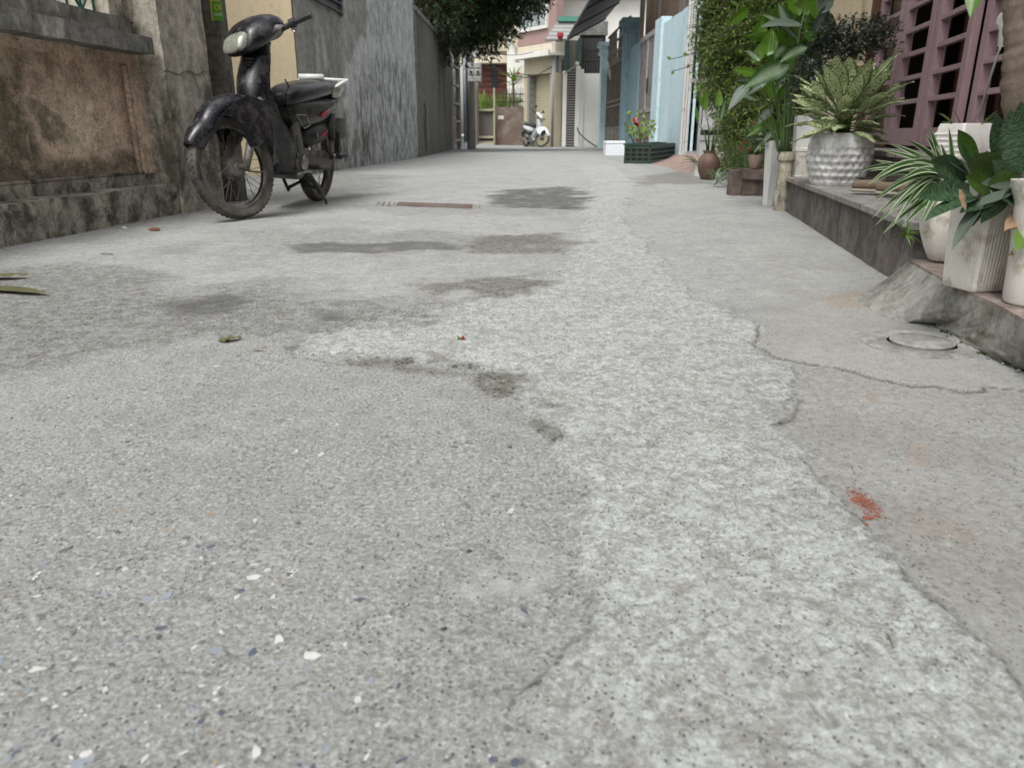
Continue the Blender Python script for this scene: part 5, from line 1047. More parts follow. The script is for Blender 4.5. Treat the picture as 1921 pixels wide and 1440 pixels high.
# shrub helper: small leaves on twigs filling given volumes; joined because nobody could count them
def shrub(par, blobs, n, size, mats, shape='ovate', seed=1, droop=0, name='foliage', nn=2, elong=1.8):
    rnd = random.Random(seed); mbs = [MB() for _ in mats]; tw = MB()
    tot = sum(b[3]*b[4]*b[5] for b in blobs)
    for bl in blobs:
        cx, cy, cz, rx, ry, rz = bl[:6]; cnt = int(n*rx*ry*rz/tot)
        for _ in range(cnt//5):
            while 1:
                p = Vector((rnd.uniform(-1,1), rnd.uniform(-1,1), rnd.uniform(-1,1)))
                if p.length <= 1 and p.length > rnd.random()**.6*.9: break
            c = Vector((cx+p.x*rx, cy+p.y*ry, cz+p.z*rz)); o = Vector((cx,cy,cz-rz*.3)); dr = ((c-o).normalized()+Vector((rnd.uniform(-.7,.7), rnd.uniform(-.7,.7), rnd.uniform(-.5,.7)-droop))).normalized()
            e = c+dr*size*3; tw.tube([c-dr*size, e], size*.035, 3, cap=False)
            for k in range(5):
                b = c+dr*size*(.1+k*.62); ld = (dr*.5+Vector((rnd.uniform(-1,1), rnd.uniform(-1,1), rnd.uniform(-.7,.6)-droop))).normalized(); s_ = size*rnd.uniform(.65,1.15)
                side = ld.cross(Vector((rnd.uniform(-.6,.6), rnd.uniform(-.6,.6), 1))).normalized(); i = 0 if rnd.random() < .65 or len(mats) < 2 else rnd.randrange(1, len(mats))
                w_ = s_/elong; nrm = side.cross(ld); mm = b+ld*s_*.5+nrm*s_*.06
                mbs[i].add([b, mm+side*w_*.5-nrm*.0, b+ld*s_, mm-side*w_*.5], [(0,1,2,3)], [(.5,0),(1,.5),(.5,1),(0,.5)])
    o = par.location
    for mb, mt in zip(mbs, mats): mb.v = [(a-o.x,b-o.y,c-o.z) for a,b,c in mb.v]; mb.build(name, mt, par)['kind'] = 'stuff'
    tw.v = [(a-o.x,b-o.y,c-o.z) for a,b,c in tw.v]; tw.build('twigs', twig, par)['kind'] = 'stuff'
def ell(px, py, Y, rx, ry, rz): p = A(px,py,Y); return (p.x,p.y,p.z,rx,ry,rz)
ds = thing('dark_leaved_shrub', 'shrub with small dark grey green leaves behind the mottled plant', 'shrub', tp_.location+Vector((0,0,.32)))
yb = tp_.location.y
shrub(ds, [ell(1555,105,yb+.05,.16,.14,.10), ell(1600,75,yb+.0,.15,.14,.09), ell(1640,62,yb-.05,.09,.10,.06), ell(1510,150,yb-.05,.09,.1,.07), ell(1545,60,yb+.0,.09,.1,.05), ell(1500,180,yb-.12,.05,.05,.035), ell(1660,90,yb-.15,.05,.08,.05)], 5600, .022, [LM['dark'], LM['back']], seed=5, elong=1.5)
for k, (x, y) in enumerate(((1530,130),(1560,90),(1600,80),(1640,60),(1510,160))): stemw(ds, [ds.location+Vector((0,0,0)), A(1525,170,yb), A(x,y,yb)], .004, twig)
# climbing shrub on the white gate
random.seed(3)
vn = thing('climbing_shrub', 'large hanging green climbing shrub covering the white mesh gate', 'shrub', (2.75,8.9,0))
bl = [ell(1375,60,9.2,.36,.4,.30), ell(1420,10,9.0,.45,.4,.40), ell(1370,130,9.0,.30,.35,.25), ell(1400,90,8.8,.32,.35,.3), ell(1365,165,8.8,.22,.3,.16), ell(1395,190,8.6,.24,.3,.2), ell(1400,-30,9.2,.5,.4,.35), ell(1450,60,8.6,.4,.4,.4), ell(1460,130,8.4,.35,.4,.35), ell(1380,225,8.5,.14,.3,.16), ell(1520,20,8.4,.45,.4,.4), ell(1415,240,8.3,.25,.3,.2), ell(1400,285,7.9,.2,.3,.14), ell(1440,290,7.7,.25,.3,.2), ell(1375,270,8.2,.12,.25,.12), ell(1440,200,8.0,.3,.35,.3), ell(1480,240,7.6,.3,.3,.3)]
shrub(vn, bl, 70000, .060, [LM['vine'], LM['vine2']], seed=8, droop=.35, elong=3.2)
stemw(vn, [(2.85,8.9,0),(2.8,8.95,.6),(2.75,9.0,1.3),(2.6,9.0,1.9)], [.03,.025,.02,.012], twig, 'trunk'); stemw(vn, [(2.78,8.9,.8),(2.6,8.8,1.2),(2.5,8.8,1.5)], .012, twig, 'branch')
for k, (x, y, L) in enumerate(((1268,115,0),(1262,95,0))): 
    pts = [A(1345,70+22*k+14,9.1), A(1315,92+20*k,9.4), A(1290,104+22*k,9.7), A(1256+20*k*.3,112+22*k-0,10.0)]; stemw(vn, pts, .005, twig, 'trailing_shoot', 4)
    for j, p in enumerate(pts[1:]): 
        for z in range(4): leaf(vn, LM['vine2'], p, p+Vector((random.uniform(-.07,.03), random.uniform(-.03,.03), random.uniform(-.05,.04))), .03, (0,.3,1), n=3, k=1)
# fine feathery tuft, spider tuft on the ground, red-flowered plant on the stone seat
tf = thing('feathery_tuft', 'feathery yellow green tuft spilling over the edge below the climbing shrub', 'plant', tuple(G(1375,325)[:2])+(0,))
m = MB(); rnd = random.Random(5)
for k in range(420):
    b = Vector((2.0+rnd.uniform(-.12,.10), 7.2+rnd.uniform(-.15,.2), rnd.uniform(.05,.30))); a = rnd.uniform(0,6.28); L = rnd.uniform(.08,.17); tp = b+Vector((math.cos(a)*L, math.sin(a)*L*.6-.02, rnd.uniform(-.02,.14)))
    leafgeo(m, b, tp, .006, (-math.sin(a),math.cos(a),.2), sag=.25, fold=0, shape='strap', n=4, k=1)
P0 = A(1385,290,6.9); m.v = [(a-2.0+P0.x-tf.location.x, b-7.2+6.9-tf.location.y, c-.0) for a,b,c in m.v]; m.build('foliage', LM['grass'], tf)['kind'] = 'stuff'
sp2 = thing('ground_spider_plant', 'small white striped spider plant growing at the kerb by the brown jar', 'plant', tuple(G(1345,352)[:2])+(0,))
for k in range(34):
    a = k*2.4; L = rnd.uniform(.09,.19); b = sp2.location+Vector((rnd.uniform(-.05,.07),rnd.uniform(.0,.14),.01+rnd.uniform(0,.08))); tp = b+Vector((math.cos(a)*L, math.sin(a)*L*.6, rnd.uniform(-.0,.10))); tp.z = max(tp.z,.008); leaf(sp2, LM['spider'], b, tp, .014, (-math.sin(a),math.cos(a),.3), sag=.38, fold=.2, shape='strap', n=7, k=1)
# stone seat, pot on it
q = G(1412,368); stn_ = thing('carved_stone_block', 'rough dark brown stone block with a flower pot on top', 'stone', q+Vector((.02,.10,0)))
rb = paint('rough_brown_stone', (.155,.115,.095), (.09,.068,.056), 9, .9, dirt=(.045,.038,.033), dsc=8, damt=.6, bump=1.0)
roughbox('block', rb, stn_, -.085,.115,-.09,.12,0,.125, step=.02, amp=.012); roughbox('cap', rb, stn_, -.095,.125,-.11,.13,.125,.195, step=.02, amp=.009, seed=4); roughbox('rubble', rb, stn_, -.16,-.09,-.05,.10,0,.19, step=.02, amp=.012, seed=6)
fp = potthing('clay_flower_pot', 'small pinkish clay pot on the rough brown stone block', stn_.location+Vector((.0,-.02,.197))); MB().lathe([(0,0),(.035,0),(.045,.02),(.062,.085),(.066,.10),(.060,.10),(.05,.08),(0,.08)], 30).build('pot', paint('pink_clay', (.34,.25,.21), (.27,.20,.17), 7, .8, dirt=(.18,.15,.12), damt=.5), fp, smooth=40)
fl = thing('red_flowering_plant', 'plant with slender grey green leaves and small red flowers in the clay pot', 'plant', fp.location+Vector((0,0,.08)))
for k in range(46):
    a = k*2.4; h_ = rnd.uniform(.0,.22); b = fl.location+Vector((math.cos(a)*.02,math.sin(a)*.02,h_)); L = rnd.uniform(.06,.12); tp = b+Vector((math.cos(a)*L,math.sin(a)*L*.7,rnd.uniform(-.05,.06))); leaf(fl, LM['back' if k%3 else 'vine'], b, tp, .026, (-math.sin(a),math.cos(a),.3), sag=.12, shape='lance', n=5, k=1)
for k in range(5): stemw(fl, [fl.location, fl.location+Vector((rnd.uniform(-.04,.04),rnd.uniform(-.04,.04),.2+.04*k))], .003, twig)
for x, y in ((1388,276),(1398,268),(1405,280),(1413,230),(1392,282)):
    p = A(x,y,fl.location.y-.08)
    for j in range(4): leaf(fl, LM['redl'], p, p+Vector((math.cos(j*1.6)*.016,-.004,math.sin(j*1.6)*.012)), .014, (0,0,1), 'petal', n=2, k=1)
# leafy plant with big bright leaves in the tall ground planter
bp = thing('broad_leaved_plant', 'bright green broad leaved plant in the tall narrow planter', 'plant', tg.location+Vector((0,0,.39)))
for (bx,by),(tx,ty), w, mt in (((1448,262),(1412,222),.055,'bright'),((1450,260),(1436,205),.05,'bright'),((1452,262),(1468,225),.05,'bright'),((1446,264),(1415,262),.045,'dieff'),((1450,262),(1425,240),.05,'dieff'),((1455,262),(1470,250),.04,'bright'),((1442,250),(1418,285),.05,'dieff')):
    b = A(bx,by,bp.location.y); tp = A(tx,ty,bp.location.y-.05); leaf(bp, LM[mt], b, tp, w, acr(b,tp,.6), sag=.15, n=8)
# brown jar with sprouts
q = G(1328,338); jr = potthing('brown_jar', 'round bellied reddish brown clay jar with narrow neck on the ground', q+Vector((.02,.10,0)))
MB().lathe([(0,0),(.062,0),(.075,.02),(.100,.08),(.112,.14),(.106,.19),(.082,.235),(.060,.255),(.058,.265),(.070,.278),(.068,.286),(.054,.284),(.050,.26),(0,.25)], 44).build('jar', paint('brown_clay', (.115,.060,.045), (.075,.042,.033), 6, .6, dirt=(.15,.11,.085), dsc=8, damt=.5, bump=.3), jr, smooth=60)
js = thing('jar_sprouts', 'few upright stems with oval yellow green leaves sprouting from the brown jar', 'plant', jr.location+Vector((0,0,.26)))
yj = jr.location.y
for pts in (((1329,283),(1330,240),(1322,206)),((1335,283),(1342,235),(1350,195)),((1327,283),(1322,250),(1306,226)),((1338,283),(1345,255),(1352,225))): stemw(js, [A(*p,yj) for p in pts], [.010,.007,.003])
for (bx,by),(tx,ty), w, mt in (((1322,206),(1324,170),.075,'bright'),((1318,203),(1311,172),.04,'bright'),((1309,226),(1305,198),.04,'bright'),((1349,200),(1349,166),.075,'vine'),((1352,225),(1360,190),.05,'dieff')): b = A(bx,by,yj); tp = A(tx,ty,yj); leaf(js, LM[mt], b, tp, w, acr(b,tp,.2), sag=0, n=8)
p = potthing('small_white_pot', 'small mossy white pot with stringy plant left of the brown jar', Vector((G(1310,330).x,G(1310,330).y,0))); MB().lathe([(0,0),(.05,0),(.065,.13),(.075,.14),(.06,.14),(0,.12)], 24).build('pot', cerd, p, smooth=40)
for k in range(22): a = k*2.4; b = p.location+Vector((math.cos(a)*.03,math.sin(a)*.03,.13)); leaf(p, LM['grass'], b, b+Vector((math.cos(a)*.16-.04,math.sin(a)*.1,rnd.uniform(-.02,.13))), .008, (0,0,1), sag=.3, shape='strap', n=5, k=1)
# polystyrene box and green crate with roses
q = G(1153,293); fb_ = thing('foam_box', 'white polystyrene box with lid standing left of the green crate', 'box', q+Vector((0,.15,0)), .06); foam = paint('white_foam', (.74,.76,.78), (.68,.70,.72), 9, .7); MB().box(-.20,.20,-.15,.15,0,.235).build('box', foam, fb_, bevel=.012); MB().box(-.205,.205,-.155,.155,.24,.30).build('lid', foam, fb_, bevel=.012)
gc = paint('green_crate_plastic', (.022,.055,.042), (.016,.04,.032), 6, .45, dirt=(.05,.06,.05), damt=.3)
a = G(1170,307); b = G(1236,297); 
CR = Fr(a.x, a.y, math.atan2(b.x-a.x, b.y-a.y)); cL = (b-a).length; cr = frthing('plastic_crate', CR, 'dark green plastic crate used as a planter against the light blue wall', 'crate')
cH, cW = .29, .42
for nm, f in (('long_side', lambda u0,u1,z0,z1: MB().box(0,.012,u0,u1,z0,z1)),):
    for (z0, z1) in ((0,.045),(.085,.105),(.155,.175),(.225,.29)): MB().box(0,.014,0,cL,z0,z1).build('side_rail', gc, cr); MB().box(cW-.014,cW,0,cL,z0,z1).build('side_rail', gc, cr); MB().box(0,cW,0,.014,z0,z1).build('end_rail', gc, cr); MB().box(0,cW,cL-.014,cL,z0,z1).build('end_rail', gc, cr)
m = MB()
for k in range(int(cL/.12)): m.box(.001,.012,k*.12,k*.12+.022,0,.29); m.box(cW-.012,cW-.001,k*.12,k*.12+.022,0,.29)
for k in range(5): m.box(k*.095,k*.095+.02,.001,.012,0,.29)
m.build('ribs', gc, cr)['kind'] = 'stuff'; MB().box(-.015,cW+.015,-.015,0,.275,.30).build('lip', gc, cr); MB().box(-.015,0,-.015,cL+.015,.275,.30).build('lip', gc, cr); box('soil', soil, cr, .015,cW-.015,.015,cL-.015,.01,.26)
rs = thing('rose_bush', 'sparse leggy rose bush with one pink and one red bloom in the green crate', 'shrub', CR.o+CR.n*.2+CR.u*.9+Vector((0,0,.26)))
ry = rs.location.y
for (x, y, mt) in ((1176,225,0),(1170,228,0),(1178,212,1),(1192,216,1),(1206,206,1),(1208,222,0),(1222,226,0),(1228,232,1),(1190,240,0),(1202,245,1),(1215,240,0)):
    yy = ry+rnd.uniform(-1,1.2); tpp = A(x,y,yy); b = Vector((A(x*.3+1198*.7, 262, yy).x, yy, .26)); mid = b.lerp(tpp,.5)+Vector((rnd.uniform(-.06,.06),0,.03)); stemw(rs, [b,mid,tpp], .006, twig)
    for j in range(11):
        p = b.lerp(tpp, .35+.065*j)+Vector((rnd.uniform(-.06,.06),rnd.uniform(-.05,.05),rnd.uniform(-.03,.03))); leaf(rs, LM['vine' if (j+mt)%2 else 'vine2'] if j%13 else LM['redl' if mt else 'vine'], p, p+Vector((rnd.uniform(-.08,.08),rnd.uniform(-.03,.03),rnd.uniform(-.06,.07))), .045, (0,.4,1), n=3, k=1)
for x, y, mt in ((1191,226,'pinkl'),(1194,234,'redl')):
    p = A(x,y,ry-.3); 
    for j in range(7): leaf(rs, LM[mt], p, p+Vector((math.cos(j*.9)*.055,-.01*j,math.sin(j*.9)*.05)), .06, (0,.2,1), 'petal', n=3, k=1)
# ---- right foreground: pots on the ledge
LZ = .117
q = G(1828,552,LZ); sq = thing('fluted_square_pot', 'square white glazed pot with vertical fluting holding the snake plant', 'plant pot', q+Vector((.045,.075,0)), R(12))
def rsq(a, z, fl=0, n=60):
    out = []
    for k in range(n*4):
        s_, f = divmod(k, n); f = f/n*2-1; m_ = a; fx = math.copysign(min(abs(f),.86)+ (0 if abs(f)<=.86 else (abs(f)-.86)*.5), f); cr_ = max(0,(abs(f)-.86)/.14)
        d = m_*(1-.045*cr_**2)-fl*(.5+.5*math.cos(f*40)) *(1 if abs(f) < .8 else 0); x, y = f*m_*(1-.045*cr_**1), -d; c_, s2 = [(1,0),(0,1),(-1,0),(0,-1)][s_]; out.append(Vector((x*c_-y*s2, x*s2+y*c_, z)))
    return out
MB().loft([rsq(.046,0), rsq(.049,.006,.0), rsq(.050,.02,.0018), rsq(.055,.14,.0018), rsq(.0555,.155,0), rsq(.058,.215,0), rsq(.0605,.22,0), rsq(.0605,.232,0), rsq(.053,.232,0), rsq(.050,.20,0)]).build('pot', cerd, sq, smooth=50); MB().box(-.055,.055,-.055,.055,.19,.205).build('soil', soil, sq)
q = G(1778,497,LZ); rp = potthing('round_cream_pot', 'rounded cream pot half hidden behind the fluted square pot', q+Vector((.025,.075,0))); MB().lathe([(0,0),(.030,0),(.036,.006),(.048,.03),(.066,.075),(.074,.12),(.072,.17),(.068,.175),(.064,.16),(0,.15)], 40).build('pot', cerd, rp, smooth=50)
q = G(1912,585,LZ); r3 = potthing('round_tall_pot', 'tall cream pot cut off by the right edge of the picture', q+Vector((.080,.08,0))); MB().lathe([(0,0),(.052,0),(.056,.006),(.060,.10),(.070,.20),(.082,.235),(.084,.245),(.076,.245),(.07,.21),(0,.20)], 40).build('pot', cerd, r3, smooth=50)
q = G(1822,372,.203); up_ = thing('ribbed_square_pot', 'white square pot with rounded ribbed corners standing on the step above the snake plant', 'plant pot', HF.o+HF.n*.37+HF.u*.15+Vector((0,0,.203)), R(8))
pu = A(1822,330,1.0)
def place_up():
    a = A(1822,229,2.55); up_.location = (a.x+.02, 2.60, .364)
    h = A(1822,231,2.52).z-.364
    MB().loft([rsq(.062,0), rsq(.064,.004), rsq(.064,h-.012), rsq(.060,h), rsq(.054,h), rsq(.054,h-.02)]).build('pot', cer, up_, smooth=50)
    for sx in (-1,1):
        for k in range(5):
            MB().loft([sring((sx*.051+ (0), y, h-.034-k*.017), (1,0,0), (0,0,1), .016, .0085, 2, 12) for y in (-.0665,.0665)]).build('rib', cer, up_, smooth=60)
    MB().box(-.053,.053,-.053,.053,h-.03,h-.02).build('soil', soil, up_)
    t = thing('grassy_sprouts', 'thin grassy sprouts in the ribbed white pot', 'plant', up_.location+Vector((0,0,h-.02)))
    for k in range(16): a = k*2.4; b = t.location+Vector((math.cos(a)*.03,math.sin(a)*.03,0)); leaf(t, LM['grass'], b, b+Vector((math.cos(a)*.07,math.sin(a)*.05,rnd.uniform(.01,.07))), .005, (0,0,1), sag=.2, shape='strap', n=4, k=1)
place_up()
# snake plant (bird's nest form): every leaf set from base and tip
sn = thing('snake_plant', 'snake plant with broad dark banded leaves spreading from the fluted square pot', 'plant', sq.location+Vector((0,0,.2))); ys = sq.location.y
for (bx,by),(tx,ty), w, mt, roll, sag, d0, d1 in (
 ((1835,360),(1722,373),.066,'snake',.25,.10,.0,-.10), ((1815,338),(1746,300),.070,'snake',.3,.06,.0,-.06), ((1880,350),(1820,295),.085,'snakeg',.2,.10,.0,-.08), ((1915,345),(1850,352),.075,'snakeg',.1,.08,-.05,-.12),
 ((1890,330),(1868,212),.062,'snake',.2,.0,.02,.0), ((1905,330),(1896,205),.070,'snake',.15,.0,-.03,-.04), ((1835,318),(1797,243),.052,'snakeg',.4,.03,.05,.02), ((1865,345),(1850,283),.050,'snake',.5,.04,.0,.0),
 ((1830,365),(1735,415),.055,'snake',.9,.10,-.03,-.12), ((1840,370),(1765,402),.045,'snake',1.0,.12,-.06,-.14), ((1850,365),(1785,470),.045,'back',.7,.12,-.08,-.15), ((1840,360),(1805,445),.030,'back',.9,.10,-.06,-.13),
 ((1905,355),(1834,387),.045,'back',.9,.05,-.10,-.18), ((1921,352),(1840,345),.05,'back',.8,.05,-.05,-.12), ((1830,335),(1803,268),.028,'snake',1.0,.03,.0,-.05), ((1925,300),(1915,190),.07,'snake',.2,0,0,0), ((1900,300),(1935,200),.07,'snake',.3,0,0,0),
 ((1845,370),(1825,425),.030,'snake',.5,.05,-.08,-.12), ((1900,340),(1921,250),.06,'snakeg',.3,0,.03,.03), ((1870,330),(1880,250),.055,'snake',.4,0,.06,.06)):
    b = A(bx,by,ys+d0); tp = A(tx,ty,ys+d1); leaf(sn, LM[mt], b, tp, w*.78, acr(b,tp,roll), sag=sag, fold=.35, shape='snake', n=14, k=3, wav=.012)
for (bx,by),(tx,ty), w, mt, roll, sag, d0, d1 in (((1860,370),(1760,350),.05,'snake',.6,.08,.03,-.02), ((1850,345),(1775,300),.04,'back',.9,.1,.02,-.03), ((1870,370),(1810,330),.055,'snakeg',.5,.1,-.06,-.10), ((1925,370),(1860,300),.06,'snake',.5,.05,-.04,-.08), ((1890,372),(1840,420),.05,'snake',.7,.08,-.08,-.15), ((1845,365),(1770,380),.05,'snake',.4,.12,.02,-.05), ((1855,360),(1822,300),.04,'snake',.8,.03,-.02,-.03), ((1880,375),(1800,400),.055,'snake',.8,.1,-.05,-.13), ((1930,380),(1880,375),.06,'snake',.6,.1,-.08,-.16)):
    b = A(bx,by,ys+d0); tp = A(tx,ty,ys+d1); leaf(sn, LM[mt], b, tp, w*.78, acr(b,tp,roll), sag=sag, fold=.35, shape='snake', n=14, k=3, wav=.012)
# spider plant arching leftwards out of the round cream pot
spd = thing('spider_plant', 'spider plant with long white edged arching leaves and a hanging plantlet', 'plant', rp.location+Vector((0,0,.16))); y0 = rp.location.y
hub = [(1785,330),(1775,345),(1790,360),(1770,325)]
tips = [(1655,282),(1600,326),(1628,322),(1640,345),(1632,385),(1640,425),(1655,440),(1648,368),(1690,300),(1712,288),(1735,250),(1744,240),(1700,262),(1665,355),(1680,400),(1700,410),(1725,425),(1735,402),(1668,330),(1706,305),(1720,275),(1790,285),(1765,270),(1690,340),(1650,400),(1710,385),(1640,300),(1625,350),(1660,410),(1645,330),(1690,430),(1670,270),(1748,290),(1660,312),(1780,240),(1675,425),(1635,410)]
for i, (tx, ty) in enumerate(tips):
    hx, hy = hub[i%4]; d = rnd.uniform(-.10,.02); b = A(hx,hy,y0+rnd.uniform(-.02,.03)); tp = A(tx,ty,y0+d); s_ = .22+.10*rnd.random() if ty > 300 else .10
    leaf(spd, LM['spider'], b, tp, rnd.uniform(.017,.024), acr(b,tp,rnd.uniform(.0,.7)), sag=s_, fold=.35, shape='strap', n=14, k=2, twist=rnd.uniform(-.5,.5))
c = A(1698,440,y0-.10); stemw(spd, [A(1775,345,y0), A(1735,375,y0-.05), A(1705,410,y0-.09), c], .0018, None, 'runner', 5)
for k in range(20): a = k*2.4; L = rnd.uniform(.025,.055); tp = c+Vector((math.cos(a)*L, math.sin(a)*L*.6, rnd.uniform(-.035,.035))); leaf(spd, LM['grass' if k%2 else 'bright'], c, tp, .006, (-math.sin(a),math.cos(a),.4), 'plantlet_leaf', sag=.25, shape='strap', n=6, k=1)
# palm-like trunk at the right edge, hanger with cords, drooping leaves
bark = NT('trunk_bark'); vv = bark.obj((1,1,.55)); bark.fin(bark.mix(bark.ramp(bark.noise(16,8,.7,vv,.8),(.35,0),(.65,1)), (.105,.078,.060), (.215,.165,.13)), .9, bump=bark.noise(22,9,.72,vv,1.0), bs=.9, bd=.012); bark = bark.m
q = A(1903,235,1.75); tr_ = thing('plant_trunk', 'rough brown plant trunk rising beside the mauve doors at the right edge', 'tree', (A(1925,350,1.8).x+.005,1.8,.35))
o_ = tr_.location; pts = [A(1930,345,1.8), A(1915,235,1.8), A(1912,150,1.8), A(1914,90,1.8), A(1902,40,1.8), A(1900,0,1.8), A(1904,-120,1.8)]
rs_ = [.040,.034,.036,.032,.021,.020,.018]; P_ = []; Rr = []
for k in range(40): f = k/39*(len(pts)-1); i = min(int(f), len(pts)-2); P_.append(pts[i].lerp(pts[i+1], f-i)-o_); Rr.append((rs_[i]*(1-f+i)+rs_[i+1]*(f-i))*(1+.06*math.sin(k*2.1)+.04*math.sin(k*5.3)))
MB().tube(P_, Rr, 22).build('trunk', bark, tr_, smooth=1)
MB().tube([A(1914,95,1.8)-o_, A(1935,30,1.78)-o_, A(1960,-40,1.75)-o_], [.02,.016,.014], 14).build('branch', bark, tr_, smooth=1)
for (bx,by),(tx,ty), w, mt, rl in (((1850,-120),(1820,34),.055,'bright',.15),((1960,-60),(1975,60),.06,'bright',.4),((1900,-90),(1960,-20),.07,'vine',.3)): b = A(bx,by,1.55); tp = A(tx,ty,1.5); leaf(tr_, LM[mt], b, tp, w, acr(b,tp,rl), sag=.05, n=10)
for (bx,by),(tx,ty), w in (((1930,395),(1885,435),.040),((1930,410),(1898,430),.035),((1925,470),(1892,480),.018),((1800,355),(1812,400),.012)): b = A(bx,by,1.55); tp = A(tx,ty,1.5); leaf(tr_, LM['dry'], b, tp, w, acr(b,tp,.5), 'dry_leaf', sag=.1, wav=.12, n=12)
b = A(1935,430,1.5); tp = A(1906,470,1.47); leaf(tr_, LM['vine'], b, tp, .04, acr(b,tp,.2))
hg = thing('pot_hanger', 'pale plastic hanger with two cords hanging in front of the mauve doors', 'hanger', A(1885,60,1.95)); ho = hg.location; cordm = paint('cord_white', (.52,.50,.44), (.42,.40,.35), 60, .7)
m = MB(); pf_ = [A(x,y,1.95)-ho for x, y in ((1884,20),(1874,32),(1871,45),(1876,58),(1874,88),(1893,88),(1897,82),(1888,62),(1882,46),(1884,34))]; n_ = len(pf_); m.add(pf_+[p+Vector((0,.006,0)) for p in pf_], [tuple(range(n_)), tuple(range(2*n_-1,n_-1,-1))]+[(k,(k+1)%n_,n_+(k+1)%n_,n_+k) for k in range(n_)]); m.build('bracket', paint('hanger_grey', (.40,.39,.36), (.33,.32,.30), 9, .5), hg)
for a_, b_ in (((1876,90),(1835,222)),((1888,90),(1880,200))): MB().tube([A(*a_,1.95)-ho, A((a_[0]+b_[0])/2-1,(a_[1]+b_[1])/2,2.1)-ho, A(*b_,2.3)-ho], .0026, 6).build('cord', cordm, hg, smooth=1)
# shoe pair under the spider plant
shm = paint('shoe_tan', (.16,.115,.075), (.11,.08,.055), 14, .7); solem = paint('shoe_sole', (.30,.27,.22), (.22,.20,.165), 14, .8); ins = paint('shoe_inside', (.02,.015,.012), None, 9, .9)
for k, (x, y, rz, lab) in enumerate(((1652,366,R(-30),'worn tan canvas shoe with open heel nearest the dimpled pot'),(1700,372,R(-40),'second tan canvas shoe half hidden under the spider plant leaves'))):
    q = G(x,y,.205); sh_ = thing('canvas_shoe', lab, 'shoe', Vector((q.x,q.y+.03,.204)), rz, 'shoes on the step')
    rings = [sring((xx,0,.017), (0,1,0), (0,0,1), a, .008, 3.2, 20) for xx, a in ((-.105,.018),(-.095,.030),(-.04,.032),(.03,.040),(.08,.038),(.11,.022))]; MB().loft(rings).build('sole', solem, sh_, smooth=60, sub=1)
    rings = []
    for xx, a, b, z in ((-.103,.020,.010,.030),(-.095,.028,.020,.040),(-.06,.030,.022,.042),(-.02,.032,.024,.043),(.02,.036,.026,.042),(.06,.037,.020,.036),(.095,.027,.012,.030)): rings.append(sring((xx,0,z), (0,1,0), (0,0,1), a, b, 2.5, 20))
    MB().loft(rings).build('upper', shm, sh_, smooth=60, sub=1); MB().loft([sring((xx,0,.066), (0,1,0), (0,0,1), a, .003, 2.4, 16) for xx, a in ((-.09,.012),(-.07,.021),(-.03,.023),(.0,.014))]).build('opening', ins, sh_)
# ---- dark tree over the garden wall, palms behind the far railing
tt = thing('overhanging_tree', 'dark leafy tree spreading over the garden wall high above the alley', 'tree', (-3.0,19.5,0))
stemw(tt, [(-3.0,19.5,0),(-2.9,19.5,1.8),(-2.4,19.6,3.2),(-1.6,19.8,4.4)], [.16,.14,.11,.07], bark, 'trunk', 12)
for e in ((-.6,20,3.9),(.3,20,4.2),(-1.6,18.5,4.2),(-1.2,21.3,4.0),(-2.2,19,4.8)): stemw(tt, [(-2.5,19.6,3.0),((-2.5+e[0])/2,19.8,3.3+.3),e], [.06,.04,.018], bark, 'branch', 7)
bl = [ell(865,40,20,.75,.8,.50), ell(830,10,18.5,.55,.6,.5), ell(905,25,20.2,.75,.8,.42), ell(960,10,20.5,.65,.8,.30), ell(885,85,20.5,.5,.5,.28), ell(925,55,20.4,.5,.5,.28), ell(985,-12,20.3,.5,.6,.3), ell(880,-40,20,1.2,1.3,.5), ell(950,-60,20,1.2,1.3,.5), ell(840,70,19.5,.35,.4,.35), ell(820,-70,19,.9,.9,.7), ell(942,50,20.3,.25,.3,.25)]
shrub(tt, bl, 34000, .125, [LM['tree'], LM['tree'], LM['tree'], LM['tree2']], seed=21, droop=.35, elong=2.4, name='crown')
pl_ = thing('yard_palm', 'pale green palm like plant rising behind the spiked railing', 'plant', (.05,31.2,1.0))
stemw(pl_, [(.05,31.2,0),(.05,31.2,2.3)], .05, twig, 'trunk')
for k in range(26): a = k*2.4; L = rnd.uniform(.45,.8); b = Vector((.05,31.2,2.25+rnd.uniform(-.1,.2))); leaf(pl_, LM['vine2'], b, b+Vector((math.cos(a)*L,math.sin(a)*L*.5,rnd.uniform(-.15,.55))), .07, (-math.sin(a),math.cos(a),.2), sag=.25, shape='strap', n=6, k=1)
yg = thing('yard_shrubs', 'row of upright grassy shrubs behind the little yard gate', 'shrub', (-.5,31.4,0)); m = MB()
for k in range(520):
    b = Vector((rnd.uniform(-1.25,.35),31.3+rnd.uniform(-.3,.3),rnd.uniform(.8,1.6))); a = rnd.uniform(0,6.28); L = rnd.uniform(.3,.7); leafgeo(m, b, b+Vector((math.cos(a)*L*.45,math.sin(a)*L*.3,L*.85)), .035, (-math.sin(a),math.cos(a),0), sag=.1, shape='strap', n=4, k=1)
m.v = [(a+.5,b-31.4,c) for a,b,c in m.v]; m.build('foliage', LM['vine2'], yg)['kind'] = 'stuff'
